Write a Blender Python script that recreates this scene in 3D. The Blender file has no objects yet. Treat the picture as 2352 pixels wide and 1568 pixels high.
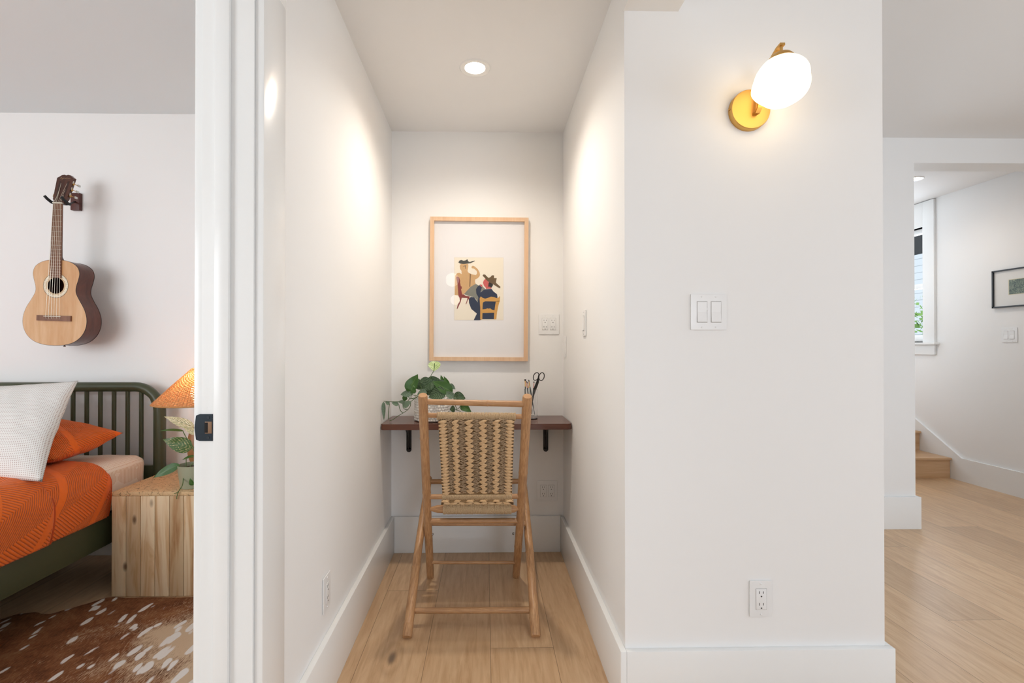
import bpy, bmesh, math, random
from math import sin, cos, pi, radians, sqrt, tan, atan2
from mathutils import Vector, Matrix, noise as mnoise
from mathutils.geometry import tessellate_polygon

SC = bpy.context.scene
COL = SC.collection

# ------------------------------------------------------------------ camera
F_PX, H_CAM = 1120.0, 1.19
CX, CY = 1134.55, 789.14
cam_d = bpy.data.cameras.new('camera')
cam_d.sensor_width = 36.0
cam_d.lens = F_PX / 2352 * 36
cam_d.shift_x = (1176 - CX) / 2352
cam_d.shift_y = (CY - 784) / 2352
cam_d.clip_start = 0.02
cam = bpy.data.objects.new('camera', cam_d)
cam.location = (0, 0, H_CAM)
cam.rotation_euler = (radians(90.3), 0, radians(-1.0))
COL.objects.link(cam)
SC.camera = cam

# ------------------------------------------------------------------ world, exposure, daylight
SC.view_settings.view_transform = 'Standard'
SC.view_settings.look = 'None'
SC.view_settings.gamma = 1
SC.view_settings.use_curve_mapping = False
SC.view_settings.exposure = 0.0
w = bpy.data.worlds.new('daylight'); SC.world = w; w.use_nodes = True
nt = w.node_tree
bg = nt.nodes['Background']
bg.inputs['Color'].default_value = (0.80, 0.90, 1.0, 1)
bg.inputs['Strength'].default_value = 1.6

def area(name, loc, rot, sx, sy, power, col=(1, 1, 1)):
    d = bpy.data.lights.new(name, 'AREA'); d.shape = 'RECTANGLE'; d.size = sx; d.size_y = sy
    d.energy = power; d.color = col
    o = bpy.data.objects.new(name, d); o.location = loc; o.rotation_euler = [radians(a) for a in rot]
    COL.objects.link(o); return o
COOL = (0.84, 0.945, 1.08)
# area lamps for daylight fill, in added unseen windows; the stair window is seen
area('added_fill_living', (2.75, -6.9, 1.45), (90, 0, 0), 2.4, 1.7, 96, COOL)
area('added_fill_side', (4.12, 0.2, 1.45), (90, 0, 90), 2.6, 1.4, 30, COOL)
area('added_fill_bedroom', (-2.87, -.93, 1.5), (90, 0, 0), 1.85, 1.4, 50, (0.90, 0.95, 1.0))
area('daylight_stair_window', (4.3, 5.15, 1.8), (90, 0, 90), 0.9, 1.0, 21, COOL)

# ------------------------------------------------------------------ helpers
ORG = {}
def wloc(o):
    return ORG.get(o.name, Vector((0, 0, 0)))
def props(o, label=None, cat=None, group=None, kind=None):
    if label: o['label'] = label
    if cat: o['category'] = cat
    if group: o['group'] = group
    if kind: o['kind'] = kind
    return o
def thing(name, label, cat, loc=(0, 0, 0), rotz=0, group=None, kind=None):
    o = bpy.data.objects.new(name, None); o.empty_display_size = 0.05
    COL.objects.link(o); o.location = loc; o.rotation_euler = (0, 0, radians(rotz))
    ORG[o.name] = Vector(loc)
    return props(o, label, cat, group, kind)

class MB:
    """collects shapes; build() links them as ONE mesh object"""
    def __init__(s): s.bm = bmesh.new(); s.uv = s.bm.loops.layers.uv.new('UVMap'); s.mi = 0
    def quad(s, vs, uvs=None):
        try: f = s.bm.faces.new(vs)
        except ValueError: return None
        f.material_index = s.mi
        if uvs:
            for l, u in zip(f.loops, uvs): l[s.uv].uv = u
        return f
    def box(s, x0, x1, y0, y1, z0, z1, bev=0.0, seg=2, M=None):
        b = bmesh.new(); bmesh.ops.create_cube(b, size=1)
        for v in b.verts: v.co = Vector(((x0+x1)/2+v.co.x*(x1-x0), (y0+y1)/2+v.co.y*(y1-y0), (z0+z1)/2+v.co.z*(z1-z0)))
        if bev > 0: bmesh.ops.bevel(b, geom=b.edges[:], offset=min(bev, 0.45*min(abs(x1-x0), abs(y1-y0), abs(z1-z0))), segments=seg, profile=0.6, affect='EDGES')
        s.merge(b, M); return s
    def merge(s, b, M=None):
        m = {}
        for v in b.verts: m[v] = s.bm.verts.new(M @ v.co if M else v.co)
        for f in b.faces:
            nf = s.quad([m[v] for v in f.verts])
        b.free()
    def tube(s, pts, r, n=10, cap=True, closed=False, rb=None):
        """pts: points, r: number / list / function(t)"""
        P = [Vector(p) for p in pts]; N = len(P); rings = []
        rad = (lambda i: r[i]) if isinstance(r, (list, tuple)) else ((lambda i: r(i/(N-1))) if callable(r) else (lambda i: r))
        up = None; L = 0
        for i, p in enumerate(P):
            if closed: t = (P[(i+1) % N]-P[i-1]).normalized()
            else: t = (P[min(i+1, N-1)]-P[max(i-1, 0)]).normalized()
            if up is None:
                up = Vector((0, 0, 1)) if abs(t.z) < 0.9 else Vector((0, 1, 0))
            a = t.cross(up); a.normalize(); b2 = a.cross(t).normalized(); up = b2
            if i: L += (P[i]-P[i-1]).length
            rr = rad(i); kb = rb if rb else 1.0
            rings.append(([s.bm.verts.new(p+a*cos(2*pi*k/n)*rr+b2*sin(2*pi*k/n)*rr*kb) for k in range(n)], L, rr))
        M_ = N if closed else N-1
        for i in range(M_):
            A, la, ra = rings[i]; B, lb, rb_ = rings[(i+1) % N]
            for k in range(n):
                k2 = (k+1) % n; u0 = k/n*2*pi*0.02; u1 = (k+1)/n*2*pi*0.02
                s.quad([A[k], A[k2], B[k2], B[k]][::-1], [(u0, la), (u1, la), (u1, lb), (u0, lb)][::-1])
        if cap and not closed:
            s.quad(rings[0][0], [(9, 9)]*n); s.quad(rings[-1][0][::-1], [(9, 9)]*n)
        return s
    def lathe(s, prof, c=(0, 0, 0), n=24, axis='Z', wob=None):
        c = Vector(c); R = []
        for (r, z) in prof:
            ring = []
            for k in range(n):
                a = 2*pi*k/n; q = r*(wob(a, z) if wob else 1)
                if axis == 'Z': v = Vector((q*cos(a), q*sin(a), z))
                elif axis == 'Y': v = Vector((q*cos(a), z, q*sin(a)))
                else: v = Vector((z, q*cos(a), q*sin(a)))
                ring.append(s.bm.verts.new(c+v))
            R.append(ring)
        for i in range(len(R)-1):
            for k in range(n):
                k2 = (k+1) % n
                s.quad([R[i][k], R[i][k2], R[i+1][k2], R[i+1][k]], [(k/n, i), ((k+1)/n, i), ((k+1)/n, i+1), (k/n, i+1)])
        if prof[0][0] > 1e-6: s.quad(R[0][::-1])
        if prof[-1][0] > 1e-6: s.quad(R[-1])
        return s
    def prism(s, pts, y0, y1, M=None):
        """outline (x,z) extruded from y0 to y1"""
        f = Matrix.Identity(4) if M is None else M
        A = [s.bm.verts.new(f @ Vector((x, y0, z))) for x, z in pts]; B = [s.bm.verts.new(f @ Vector((x, y1, z))) for x, z in pts]
        s.quad(A); s.quad(B[::-1]); n = len(pts)
        for k in range(n): s.quad([A[k], B[k], B[(k+1) % n], A[(k+1) % n]])
        return s
    def grid(s, fn, nu, nv, uvf=None, closeu=False):
        V = [[s.bm.verts.new(fn(i/nu, j/nv)) for i in range(nu+1)] for j in range(nv+1)]
        for j in range(nv):
            for i in range(nu):
                uu = [(i/nu, j/nv), ((i+1)/nu, j/nv), ((i+1)/nu, (j+1)/nv), (i/nu, (j+1)/nv)]
                if uvf: uu = [uvf(*q) for q in uu]
                s.quad([V[j][i], V[j][i+1], V[j+1][i+1], V[j+1][i]], uu)
        return V
    def rbox(s, c, h, r, n=10, disp=None):
        """rounded box with a fine grid; c centre, h half sizes"""
        c = Vector(c)
        b = bmesh.new(); bmesh.ops.create_cube(b, size=2)
        bmesh.ops.subdivide_edges(b, edges=b.edges[:], cuts=n, use_grid_fill=True)
        for v in b.verts:
            p = Vector((v.co.x*h[0], v.co.y*h[1], v.co.z*h[2]))
            q = Vector([max(-(h[k]-r), min(h[k]-r, p[k])) for k in range(3)])
            d = p-q
            if d.length > 1e-9:
                m = max(abs(d.x), abs(d.y), abs(d.z)); d = d.normalized()*m
            v.co = c+q+d
            if disp: v.co += disp(v.co)
        s.merge(b); return s
    def build(s, name, mats, parent=None, smooth=True, local=False, sub=0, ang=40, **kw):
        bmesh.ops.recalc_face_normals(s.bm, faces=s.bm.faces[:])
        me = bpy.data.meshes.new(name)
        off = wloc(parent) if (parent is not None and not local) else Vector((0, 0, 0))
        if off.length > 0:
            for v in s.bm.verts: v.co -= off
        if parent is None:                       # a thing of one mesh keeps its origin at its base
            lo = [min(v.co[k] for v in s.bm.verts) for k in range(3)]; hi = [max(v.co[k] for v in s.bm.verts) for k in range(3)]
            base = Vector(((lo[0]+hi[0])/2, (lo[1]+hi[1])/2, lo[2]))
            for v in s.bm.verts: v.co -= base
        s.bm.to_mesh(me); s.bm.free()
        if not isinstance(mats, (list, tuple)): mats = [mats]
        for m in mats: me.materials.append(m)
        if smooth:
            for p in me.polygons: p.use_smooth = True
            if hasattr(me, 'set_sharp_from_angle'): me.set_sharp_from_angle(angle=radians(ang))
        o = bpy.data.objects.new(name, me); COL.objects.link(o)
        if parent is not None:
            o.parent = parent; ORG[o.name] = Vector(off) if not local else ORG.get(parent.name, Vector((0, 0, 0)))
        else:
            o.location = base; ORG[o.name] = Vector(base)
        if sub:
            md = o.modifiers.new('subdivision', 'SUBSURF'); md.levels = sub; md.render_levels = sub
        props(o, kw.get('label'), kw.get('cat'), kw.get('group'), kw.get('kind'))
        return o
def S(name, mb, mat, smooth=False): return mb.build(name, mat, None, smooth=smooth, kind='structure')

# ------------------------------------------------------------------ measuring: turns a measured image point into a real point at a known depth
_y, _p = radians(1.0), radians(0.3)
FW = Vector((sin(_y)*cos(_p), cos(_y)*cos(_p), sin(_p))); RT = Vector((cos(_y), -sin(_y), 0)); UP = RT.cross(FW)
def at(px, py, Y):
    d = FW+RT*((px-CX)/F_PX)-UP*((py-CY)/F_PX)
    return Vector((0, 0, H_CAM))+d*(Y/d.y)
def atZ(px, py, Z):
    d = FW+RT*((px-CX)/F_PX)-UP*((py-CY)/F_PX)
    return Vector((0, 0, H_CAM))+d*((Z-H_CAM)/d.z)

# ------------------------------------------------------------------ materials
def lin(c):
    if isinstance(c, str): c = [int(c[i:i+2], 16)/255 for i in (0, 2, 4)]
    return tuple(x/12.92 if x <= 0.04045 else ((x+0.055)/1.055)**2.4 for x in c)+(1,)
class NM:
    def __init__(s, name, rough=0.5, metal=0.0, spec=0.5):
        s.m = bpy.data.materials.new(name); s.m.use_nodes = True; s.t = s.m.node_tree
        s.b = s.t.nodes['Principled BSDF']; s.b.inputs['Roughness'].default_value = rough
        s.b.inputs['Metallic'].default_value = metal; s.b.inputs['Specular IOR Level'].default_value = spec
    def n(s, typ, **kw):
        q = s.t.nodes.new(typ)
        for k, v in kw.items():
            if k in q.inputs: q.inputs[k].default_value = v
            else: setattr(q, k, v)
        return q
    def l(s, a, b): s.t.links.new(a, b)
    def math(s, op, a, b=None, c=None):
        q = s.n('ShaderNodeMath', operation=op)
        for i, v in enumerate((a, b, c)):
            if v is None: continue
            if isinstance(v, (int, float)): q.inputs[i].default_value = v
            else: s.l(v, q.inputs[i])
        return q.outputs[0]
    def coord(s, kind='Object'): return s.n('ShaderNodeTexCoord').outputs[kind]
    def geo(s): return s.n('ShaderNodeNewGeometry').outputs['Position']
    def map(s, v, scale=(1, 1, 1), loc=(0, 0, 0), rot=(0, 0, 0)):
        q = s.n('ShaderNodeMapping'); s.l(v, q.inputs['Vector'])
        q.inputs['Scale'].default_value = scale; q.inputs['Location'].default_value = loc; q.inputs['Rotation'].default_value = rot
        return q.outputs[0]
    def noise(s, v, scale=5, detail=4, rough=0.5, dist=0.0, out='Fac'):
        q = s.n('ShaderNodeTexNoise'); s.l(v, q.inputs['Vector'])
        q.inputs['Scale'].default_value = scale; q.inputs['Detail'].default_value = detail
        q.inputs['Roughness'].default_value = rough; q.inputs['Distortion'].default_value = dist
        return q.outputs[out]
    def ramp(s, fac, stops, interp='LINEAR'):
        q = s.n('ShaderNodeValToRGB'); q.color_ramp.interpolation = interp
        e = q.color_ramp.elements
        while len(e) < len(stops): e.new(0.5)
        for el, (p, c) in zip(e, stops):
            el.position = p; el.color = lin(c) if not (isinstance(c, tuple) and len(c) == 4) else c
        s.l(fac, q.inputs[0]); return q.outputs[0]
    def mix(s, fac, a, b, mode='MIX'):
        q = s.n('ShaderNodeMix', data_type='RGBA', blend_type=mode)
        for i, v in ((0, fac), (6, a), (7, b)):
            if isinstance(v, (int, float)): q.inputs[i].default_value = v if i == 0 else (v, v, v, 1)
            elif isinstance(v, (str, tuple)): q.inputs[i].default_value = lin(v) if isinstance(v, str) else v
            else: s.l(v, q.inputs[i])
        return q.outputs[2]
    def col(s, v):
        if isinstance(v, (str, tuple)): s.b.inputs['Base Color'].default_value = lin(v) if isinstance(v, str) else v
        else: s.l(v, s.b.inputs['Base Color'])
    def bump(s, h, strength=0.3, dist=0.002):
        q = s.n('ShaderNodeBump'); s.l(h, q.inputs['Height']); q.inputs['Strength'].default_value = strength
        q.inputs['Distance'].default_value = dist; s.l(q.outputs[0], s.b.inputs['Normal'])

def paint(name, col, rough=0.55, spec=0.3, b=0.05):
    m = NM(name, rough, 0, spec); v = m.geo()
    m.col(m.mix(m.noise(v, 1.3, 2), col, tuple(c*0.985 for c in lin(col)[:3])+(1,)))
    if b: m.bump(m.noise(v, 220, 2), b, 0.001)
    return m.m
def plain(name, col, rough=0.5, metal=0.0, spec=0.5, var=0.06, scale=30):
    m = NM(name, rough, metal, spec); c = lin(col)
    m.col(m.mix(m.noise(m.coord(), scale, 3), c, tuple(x*(1-var) for x in c[:3])+(1,)))
    return m.m
def emit(name, col, strength):
    m = NM(name); m.col(col); m.b.inputs['Emission Color'].default_value = lin(col); m.b.inputs['Emission Strength'].default_value = strength
    return m.m

WALL = paint('wall paint', 'f6f5f3', 0.6)
WALLB = paint('bedroom wall paint', 'f6f5f4', 0.6)
CEIL = paint('ceiling paint', 'f8f7f6', 0.7)
TRIM = paint('trim paint', 'f6f6f4', 0.22, 0.5, 0.0)
PLASTIC = plain('white plastic', 'f2f2f1', 0.28, var=0.01)
DARKSLOT = plain('socket dark', '2a2826', 0.6)
BLACK = plain('black iron', '191a1b', 0.42, 0.2)

def floor_mat():
    m = NM('oak plank floor', 0.3, 0, 0.5); P = m.geo()
    sep = m.n('ShaderNodeSeparateXYZ'); m.l(P, sep.inputs[0]); X, Y = sep.outputs[0], sep.outputs[1]
    u = m.math('DIVIDE', m.math('SUBTRACT', X, 0.02), 0.2487)
    idx = m.math('FLOOR', u); fu = m.math('FRACT', u)
    L = 2.0
    off = m.math('MULTIPLY', idx, 0.385)
    v = m.math('SUBTRACT', m.math('DIVIDE', m.math('SUBTRACT', Y, 1.93), L), off)
    jd = m.math('FLOOR', v); fv = m.math('FRACT', v)
    du = m.math('MULTIPLY', m.math('MINIMUM', fu, m.math('SUBTRACT', 1.0, fu)), 0.2487)
    dv = m.math('MULTIPLY', m.math('MINIMUM', fv, m.math('SUBTRACT', 1.0, fv)), L)
    d = m.math('MINIMUM', du, dv)
    gap = m.math('SMOOTH_MIN', m.math('DIVIDE', d, 0.0016), 1.0, 0.1)
    rid = m.n('ShaderNodeCombineXYZ'); m.l(idx, rid.inputs[0]); m.l(jd, rid.inputs[1])
    wn = m.n('ShaderNodeTexWhiteNoise'); m.l(rid.outputs[0], wn.inputs['Vector'])
    vv = m.n('ShaderNodeCombineXYZ'); m.l(X, vv.inputs[0]); m.l(m.math('MULTIPLY', Y, 0.09), vv.inputs[1])
    m.l(m.math('MULTIPLY', wn.outputs['Value'], 37.0), vv.inputs[2])
    g1 = m.noise(vv.outputs[0], 55, 6, 0.62, 0.35)       # fine grain
    vv2 = m.n('ShaderNodeCombineXYZ'); m.l(X, vv2.inputs[0]); m.l(m.math('MULTIPLY', Y, 0.22), vv2.inputs[1])
    m.l(m.math('MULTIPLY', wn.outputs['Value'], 91.0), vv2.inputs[2])
    g2 = m.noise(vv2.outputs[0], 6.5, 2, 0.5, 0.4)
    rings = m.math('PINGPONG', m.math('MULTIPLY', g2, 13.0), 0.5)      # cathedral figure
    c = m.ramp(g1, [(0.28, 'c6a079'), (0.5, 'dcba93'), (0.72, 'e6c8a3')])
    c = m.mix(m.math('MULTIPLY', rings, 0.55), c, 'c89f76')
    knot = m.n('ShaderNodeTexVoronoi'); m.l(m.map(P, (2.4, 0.75, 1)), knot.inputs['Vector']); knot.inputs['Scale'].default_value = 1.0
    kd = m.ramp(knot.outputs['Distance'], [(0.0, (1, 1, 1, 1)), (0.035, (0.4, 0.4, 0.4, 1)), (0.07, (0, 0, 0, 1))])
    c = m.mix(m.math('MULTIPLY', kd, 0.55), c, '7c5f45')
    kx = m.math('SUBTRACT', X, -.357); ky = m.math('MULTIPLY', m.math('SUBTRACT', Y, 1.875), .42)
    kr = m.math('SQRT', m.math('ADD', m.math('MULTIPLY', kx, kx), m.math('MULTIPLY', ky, ky)))
    kr = m.math('ADD', kr, m.math('MULTIPLY', g1, .008))
    kring = m.math('MULTIPLY', m.math('PINGPONG', m.math('MULTIPLY', kr, 70.0), 1.0), m.ramp(kr, [(.015, (.5, .5, .5, 1)), (.085, (0, 0, 0, 1))]))
    c = m.mix(kring, c, 'a37c58')
    c = m.mix(m.ramp(kr, [(.010, (.85, .85, .85, 1)), (.022, (0, 0, 0, 1))]), c, '6f6052')
    tone = m.ramp(wn.outputs['Value'], [(0, (0.86, 0.84, 0.83, 1)), (1, (1.04, 1.03, 1.02, 1))])
    c = m.mix(1.0, c, tone, 'MULTIPLY')
    c = m.mix(m.math('SUBTRACT', 1.0, gap), c, '7a5c40')
    m.col(c)
    m.l(m.math('ADD', m.math('MULTIPLY', g1, 0.16), 0.25), m.b.inputs['Roughness'])
    m.bump(m.math('ADD', m.math('MULTIPLY', gap, 1.0), m.math('MULTIPLY', g1, 0.25)), 0.25, 0.0015)
    return m.m
FLOOR = floor_mat()

def wood(name, light, dark, axis='Z', scale=22, rough=0.4, streak=0.06, coord='geo', spec=0.5, contrast=(0.35, 0.65), dist=0.6):
    m = NM(name, rough, 0, spec); v = m.geo() if coord == 'geo' else m.coord(coord)
    k = {'X': (streak, 1, 1), 'Y': (1, streak, 1), 'Z': (1, 1, streak)}[axis]
    g = m.noise(m.map(v, k), scale, 5, 0.6, dist)
    g2 = m.noise(m.map(v, k), scale*6, 3, 0.6)
    c = m.ramp(m.math('ADD', m.math('MULTIPLY', g, 0.7), m.math('MULTIPLY', g2, 0.3)), [(contrast[0], dark), (contrast[1], light)])
    m.col(c); m.bump(g2, 0.08, 0.001); return m.m
WOOD_FRAME_V = wood('pale ash frame', 'e6c4a0', 'd9b08a', 'Z', 30, 0.5)
DESK = wood('walnut stained shelf', '6b4030', '4a281d', 'X', 18, 0.22)
STAIR = wood('oak stair tread', 'd9b48c', 'c0956a', 'X', 14, 0.35)
MAHOG = wood('mahogany', '6e3b2b', '4e261c', 'Z', 20, 0.3)
HEADWD = wood('headstock rosewood', '5a3426', '42241b', 'Z', 30, 0.3)
FRETWD = wood('fingerboard rosewood', '8a6048', '6f4a36', 'Z', 40, 0.45)
SPRUCE = wood('guitar soundboard', 'ddb58a', 'cb9867', 'Z', 7, 0.3, 0.16, contrast=(0.38, 0.6), dist=1.2)
BLOCK = wood('hanger block wood', '5b2a20', '43201a', 'Z', 20, 0.4)

def bamboo_mat():
    m = NM('bamboo cane', 0.36, 0, 0.5); uv = m.n('ShaderNodeUVMap').outputs[0]
    g = m.noise(m.map(uv, (60, 5, 1)), 4, 5, 0.65, 0.5)
    g2 = m.noise(m.map(m.geo(), (1, 1, 1)), 9, 3, 0.6)
    c = m.ramp(g, [(0.25, '96694a'), (0.5, 'c29468'), (0.75, 'd8b086')])
    c = m.mix(m.ramp(g2, [(0.45, (0, 0, 0, 1)), (0.7, (0.55, 0.55, 0.55, 1))]), c, 'a47a56')
    m.col(c); m.bump(g, 0.1, 0.001); return m.m
BAMBOO = bamboo_mat()
def fibre(name, light, dark, sc=90, rough=0.65):
    m = NM(name, rough, 0, 0.3); v = m.geo()
    g = m.noise(m.map(v, (1, 1, 2.2)), sc, 4, 0.6)
    g2 = m.noise(v, 14, 2, 0.5)
    c = m.ramp(g, [(0.3, dark), (0.7, light)])
    c = m.mix(m.math('MULTIPLY', g2, 0.35), c, dark); m.col(c); m.bump(g, 0.5, 0.001); return m.m
LEAFFIB = fibre('smooth sea grass leaf', 'f0d2a8', 'd6b083')
ROPEFIB = fibre('twisted rope', 'e2cbab', 'a98d70', 260)
ROPEWRAP = fibre('wound rope', 'e6cfa9', 'b39470', 200)
BRASS = NM('brushed brass', 0.42, 1.0); BRASS.col('d2a863'); BRASS.bump(BRASS.noise(BRASS.map(BRASS.coord(), (1, 1, 30)), 60, 2), 0.05, 0.0005); BRASS = BRASS.m
GLOBE = emit('lit opal glass', 'ffe3b5', 2.8)
GLOBE_H = emit('lit opal hall globe', 'fff6ea', 5.0)
CANLENS = emit('downlight lens', 'fff1e0', 9.0)

def glass(name, tint='ffffff', rough=0.0, ior=1.45):
    m = NM(name, rough); m.col(tint); m.b.inputs['Transmission Weight'].default_value = 1.0; m.b.inputs['IOR'].default_value = ior
    return m.m
def pane(name, refl=0.9):
    m = NM(name); t = m.t
    tr = m.n('ShaderNodeBsdfTransparent'); gl = m.n('ShaderNodeBsdfGlossy'); gl.inputs['Roughness'].default_value = 0.005
    fr = m.n('ShaderNodeFresnel'); fr.inputs['IOR'].default_value = 1.5
    bf = m.n('ShaderNodeNewGeometry').outputs['Backfacing']
    mx = m.n('ShaderNodeMixShader'); m.l(m.math('MULTIPLY', m.math('MULTIPLY', fr.outputs[0], refl), m.math('SUBTRACT', 1.0, bf)), mx.inputs[0])
    m.l(tr.outputs[0], mx.inputs[1]); m.l(gl.outputs[0], mx.inputs[2]); m.l(mx.outputs[0], t.nodes['Material Output'].inputs[0])
    return m.m
PANE = pane('window pane')
PICGLASS = pane('picture glazing', 1.0)

# ================================================================== SETTING
YB, XL, XR, YF = 2.84, -0.545, 0.455, 1.585
S('floor', MB().box(-4.35, 4.34, -7.1, 6.1, -0.12, 0), FLOOR)
S('wall_back', MB().box(-4.32, 1.2, YB, YB+.12, 0, 2.6), WALL)
m = MB(); m.box(-.665, XL, 1.175, YB, 0, 2.6); m.box(-.665, XL, .33, 1.175, 2.06, 2.6); m.box(-.665, XL, -1.0, .33, 0, 2.6)
S('wall_left', m, WALL)
S('wall_right', MB().box(XR, .575, YF+.12, YB, 0, 2.6), WALL)
m = MB(); m.box(XR, 1.312, YF, YF+.12, 0, 2.6); m.box(XL, XR, YF, YF+.12, 2.44, 2.6); S('wall_front', m, WALL)
S('wall_inner', MB().box(1.2, 1.312, YF+.12, 3.15, 0, 2.6), WALL)
m = MB(); m.box(1.2, 2.816, 3.15, 3.30, 0, 2.6); m.box(2.816, 4.22, 3.15, 3.30, 2.396, 2.6); S('wall_far', m, WALL)
m = MB()      # outer wall with the stair window and an unseen side window added for fill light
m.box(4.22, 4.36, 5.62, 6.1, 0, 2.7); m.box(4.22, 4.36, 4.61, 5.62, 0, 1.235); m.box(4.22, 4.36, 4.61, 5.62, 2.335, 2.7)
m.box(4.22, 4.36, 1.6, 4.61, 0, 2.7); m.box(4.22, 4.36, -1.2, 1.6, 0, .75); m.box(4.22, 4.36, -1.2, 1.6, 2.2, 2.7); m.box(4.22, 4.36, -7.1, -1.2, 0, 2.7)
S('wall_outer', m, WALL)
m = MB(); m.box(1.9, 4.22, 6.0, 6.12, 0, 2.7); S('wall_stair', m, WALL)
m = MB(); m.box(1.78, 1.9, 3.30, 6.12, 0, 2.7); S('wall_landing', m, WALL)
m = MB()      # living room end wall with an unseen window added for fill light
m.box(-2.3, 1.5, -7.1, -6.98, 0, 2.6); m.box(4.0, 4.22, -7.1, -6.98, 0, 2.6); m.box(1.5, 4.0, -7.1, -6.98, 0, .55); m.box(1.5, 4.0, -7.1, -6.98, 2.35, 2.6)
S('wall_rear', m, WALL)
S('wall_living', MB().box(-2.32, -2.2, -6.98, -1.12, 0, 2.6), WALL)
m = MB(); m.box(-4.32, -3.85, -1.12, -1.0, 0, 2.6); m.box(-1.9, -.545, -1.12, -1.0, 0, 2.6); m.box(-3.85, -1.9, -1.12, -1.0, 0, .75); m.box(-3.85, -1.9, -1.12, -1.0, 2.25, 2.6)
S('wall_bedroom_front', m, WALL)
m = MB(); m.box(-4.32, -4.2, -1.0, YB, 0, 2.6)
S('wall_bedroom_side', m, WALLB)
S('ceiling', MB().box(-2.32, 4.22, -7.1, YF, 2.56, 2.68), CEIL)
S('ceiling_alcove', MB().box(XL, XR, YF+.12, YB, 2.44, 2.5), CEIL)
S('ceiling_side', MB().box(1.312, 4.22, YF, 3.15, 2.56, 2.68), CEIL)
S('ceiling_bedroom', MB().box(-4.2, -.665, -1.0, YB, 2.53, 2.62), paint('bedroom ceiling bounce tint', 'ebf3f6', 0.7))  # cool tint in the paint offsets pink light bounced from the quilt
S('ceiling_stair', MB().box(1.9, 4.22, 3.30, 6.0, 2.58, 2.7), CEIL)
S('trim_1', MB().box(XR-.003, .633, -1.0, YF, 2.289, 2.56), WALL)          # boxed beam under the hall ceiling
def base(name, *a): S(name, MB().box(*a, bev=.0025), TRIM, True)
BH = .208
base('baseboard_back', XL+.02, XR-.02, YB-.02, YB, 0, BH)
base('baseboard_left', XL, XL+.02, 1.288, YB, 0, BH)
base('baseboard_right', XR-.02, XR, YF-.02, YB-.02, 0, BH)
base('baseboard_front', XR, 1.332, YF-.02, YF, 0, BH)
base('baseboard_inner', 1.312, 1.332, YF, 3.13, 0, BH)
base('baseboard_far', 1.312, 2.838, 3.13, 3.15, 0, BH)
base('baseboard_end', 2.816, 2.838, 3.15, 3.30, 0, BH)
base('baseboard_bedroom', -4.2, -.665, YB-.02, YB, 0, BH)
m = MB()      # outer baseboard that turns into the stair skirt
M90 = Matrix(((0, 1, 0, 0), (1, 0, 0, 0), (0, 0, 1, 0), (0, 0, 0, 1)))   # outline (y,z) extruded along x
m.prism([(-6.98, 0), (5.9, 0), (5.9, 1.215), (4.235, .2), (-6.98, .2)], 4.20, 4.22, M90)
S('baseboard_outer', m, TRIM)

# ---- staircase
t = thing('staircase', 'oak staircase with two visible steps rising beyond the wide opening on the right', 'staircase', (3.69, 4.34, 0))
for k in range(5):
    y = 4.34+k*.309; z = .187*(k+1)
    MB().box(3.2, 4.198, y, y+.02, z-.187, z-.02).build('riser', STAIR, t, smooth=False)
    MB().box(3.2, 4.198, y-.022, y+.329, z-.022, z, bev=.008).build('tread', STAIR, t)
S('wall_stringer', MB().box(3.08, 3.195, 4.30, 6.0, 0, 2.58), WALL)

# ---- windows
def window(name, axis, wall, a0, a1, z0, z1, inward, casing=.13, rail=None, mull=()):
    """a sash window in a wall; axis 'X' = wall of constant x"""
    W = thing(name, None, None, (0, 0, 0), kind='structure')
    def bx(mb, b0, b1, d0, d1, zz0, zz1, bev=.003):      # d measured from the wall face into the room
        lo, hi = sorted((wall+inward*d0, wall+inward*d1))
        if axis == 'X': mb.box(lo, hi, b0, b1, zz0, zz1, bev=bev)
        else: mb.box(b0, b1, lo, hi, zz0, zz1, bev=bev)
    c = MB()
    bx(c, a0-casing, a0-.006, 0, .022, z0-.01, z1+.24); bx(c, a1+.006, a1+casing, 0, .022, z0-.01, z1+.24)
    bx(c, a0-.0055, a1+.0055, 0, .0215, z1+.006, z1+.24)
    c.build('casing', TRIM, W)
    c = MB(); bx(c, a0-casing-.03, a1+casing+.03, -.01, .05, z0-.03, z0-.008); c.build('stool', TRIM, W)
    c = MB(); bx(c, a0-casing, a1+casing, 0, .02, z0-.125, z0-.03); c.build('apron', TRIM, W)
    c = MB()
    for (q0, q1, r0, r1) in ((a0, a0+.045, z0, z1), (a1-.045, a1, z0, z1), (a0, a1, z0, z0+.06), (a0, a1, z1-.045, z1)):
        bx(c, q0, q1, -.09, -.03, r0, r1)
    if rail: bx(c, a0, a1, -.09, -.03, rail-.022, rail+.022)
    for q in mull: bx(c, q-.025, q+.025, -.09, -.03, z0, z1)
    bx(c, a0-.006, a0, -.12, .0, z0, z1, 0); bx(c, a1, a1+.006, -.12, .0, z0, z1, 0); bx(c, a0, a1, -.12, .0, z1, z1+.006, 0); bx(c, a0, a1, -.12, .0, z0-.008, z0, 0)
    c.build('sash', TRIM, W)
    c = MB(); bx(c, a0+.03, a1-.03, -.062, -.058, z0+.03, z1-.03, 0); c.build('pane', PANE, W)
    return W
window('window_1', 'X', 4.22, 4.615, 5.615, 1.235, 2.335, -1, .125, 1.775)
window('added_window_2', 'X', 4.22, -1.19, 1.59, .76, 2.19, -1, .1, None, (.2,))  # unseen, added to light the floor on the right
window('added_window_3', 'Y', -6.98, 1.51, 3.99, .56, 2.34, 1, .1, None, (2.33, 3.17))  # unseen, added behind the camera to carry the daylight fill
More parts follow.
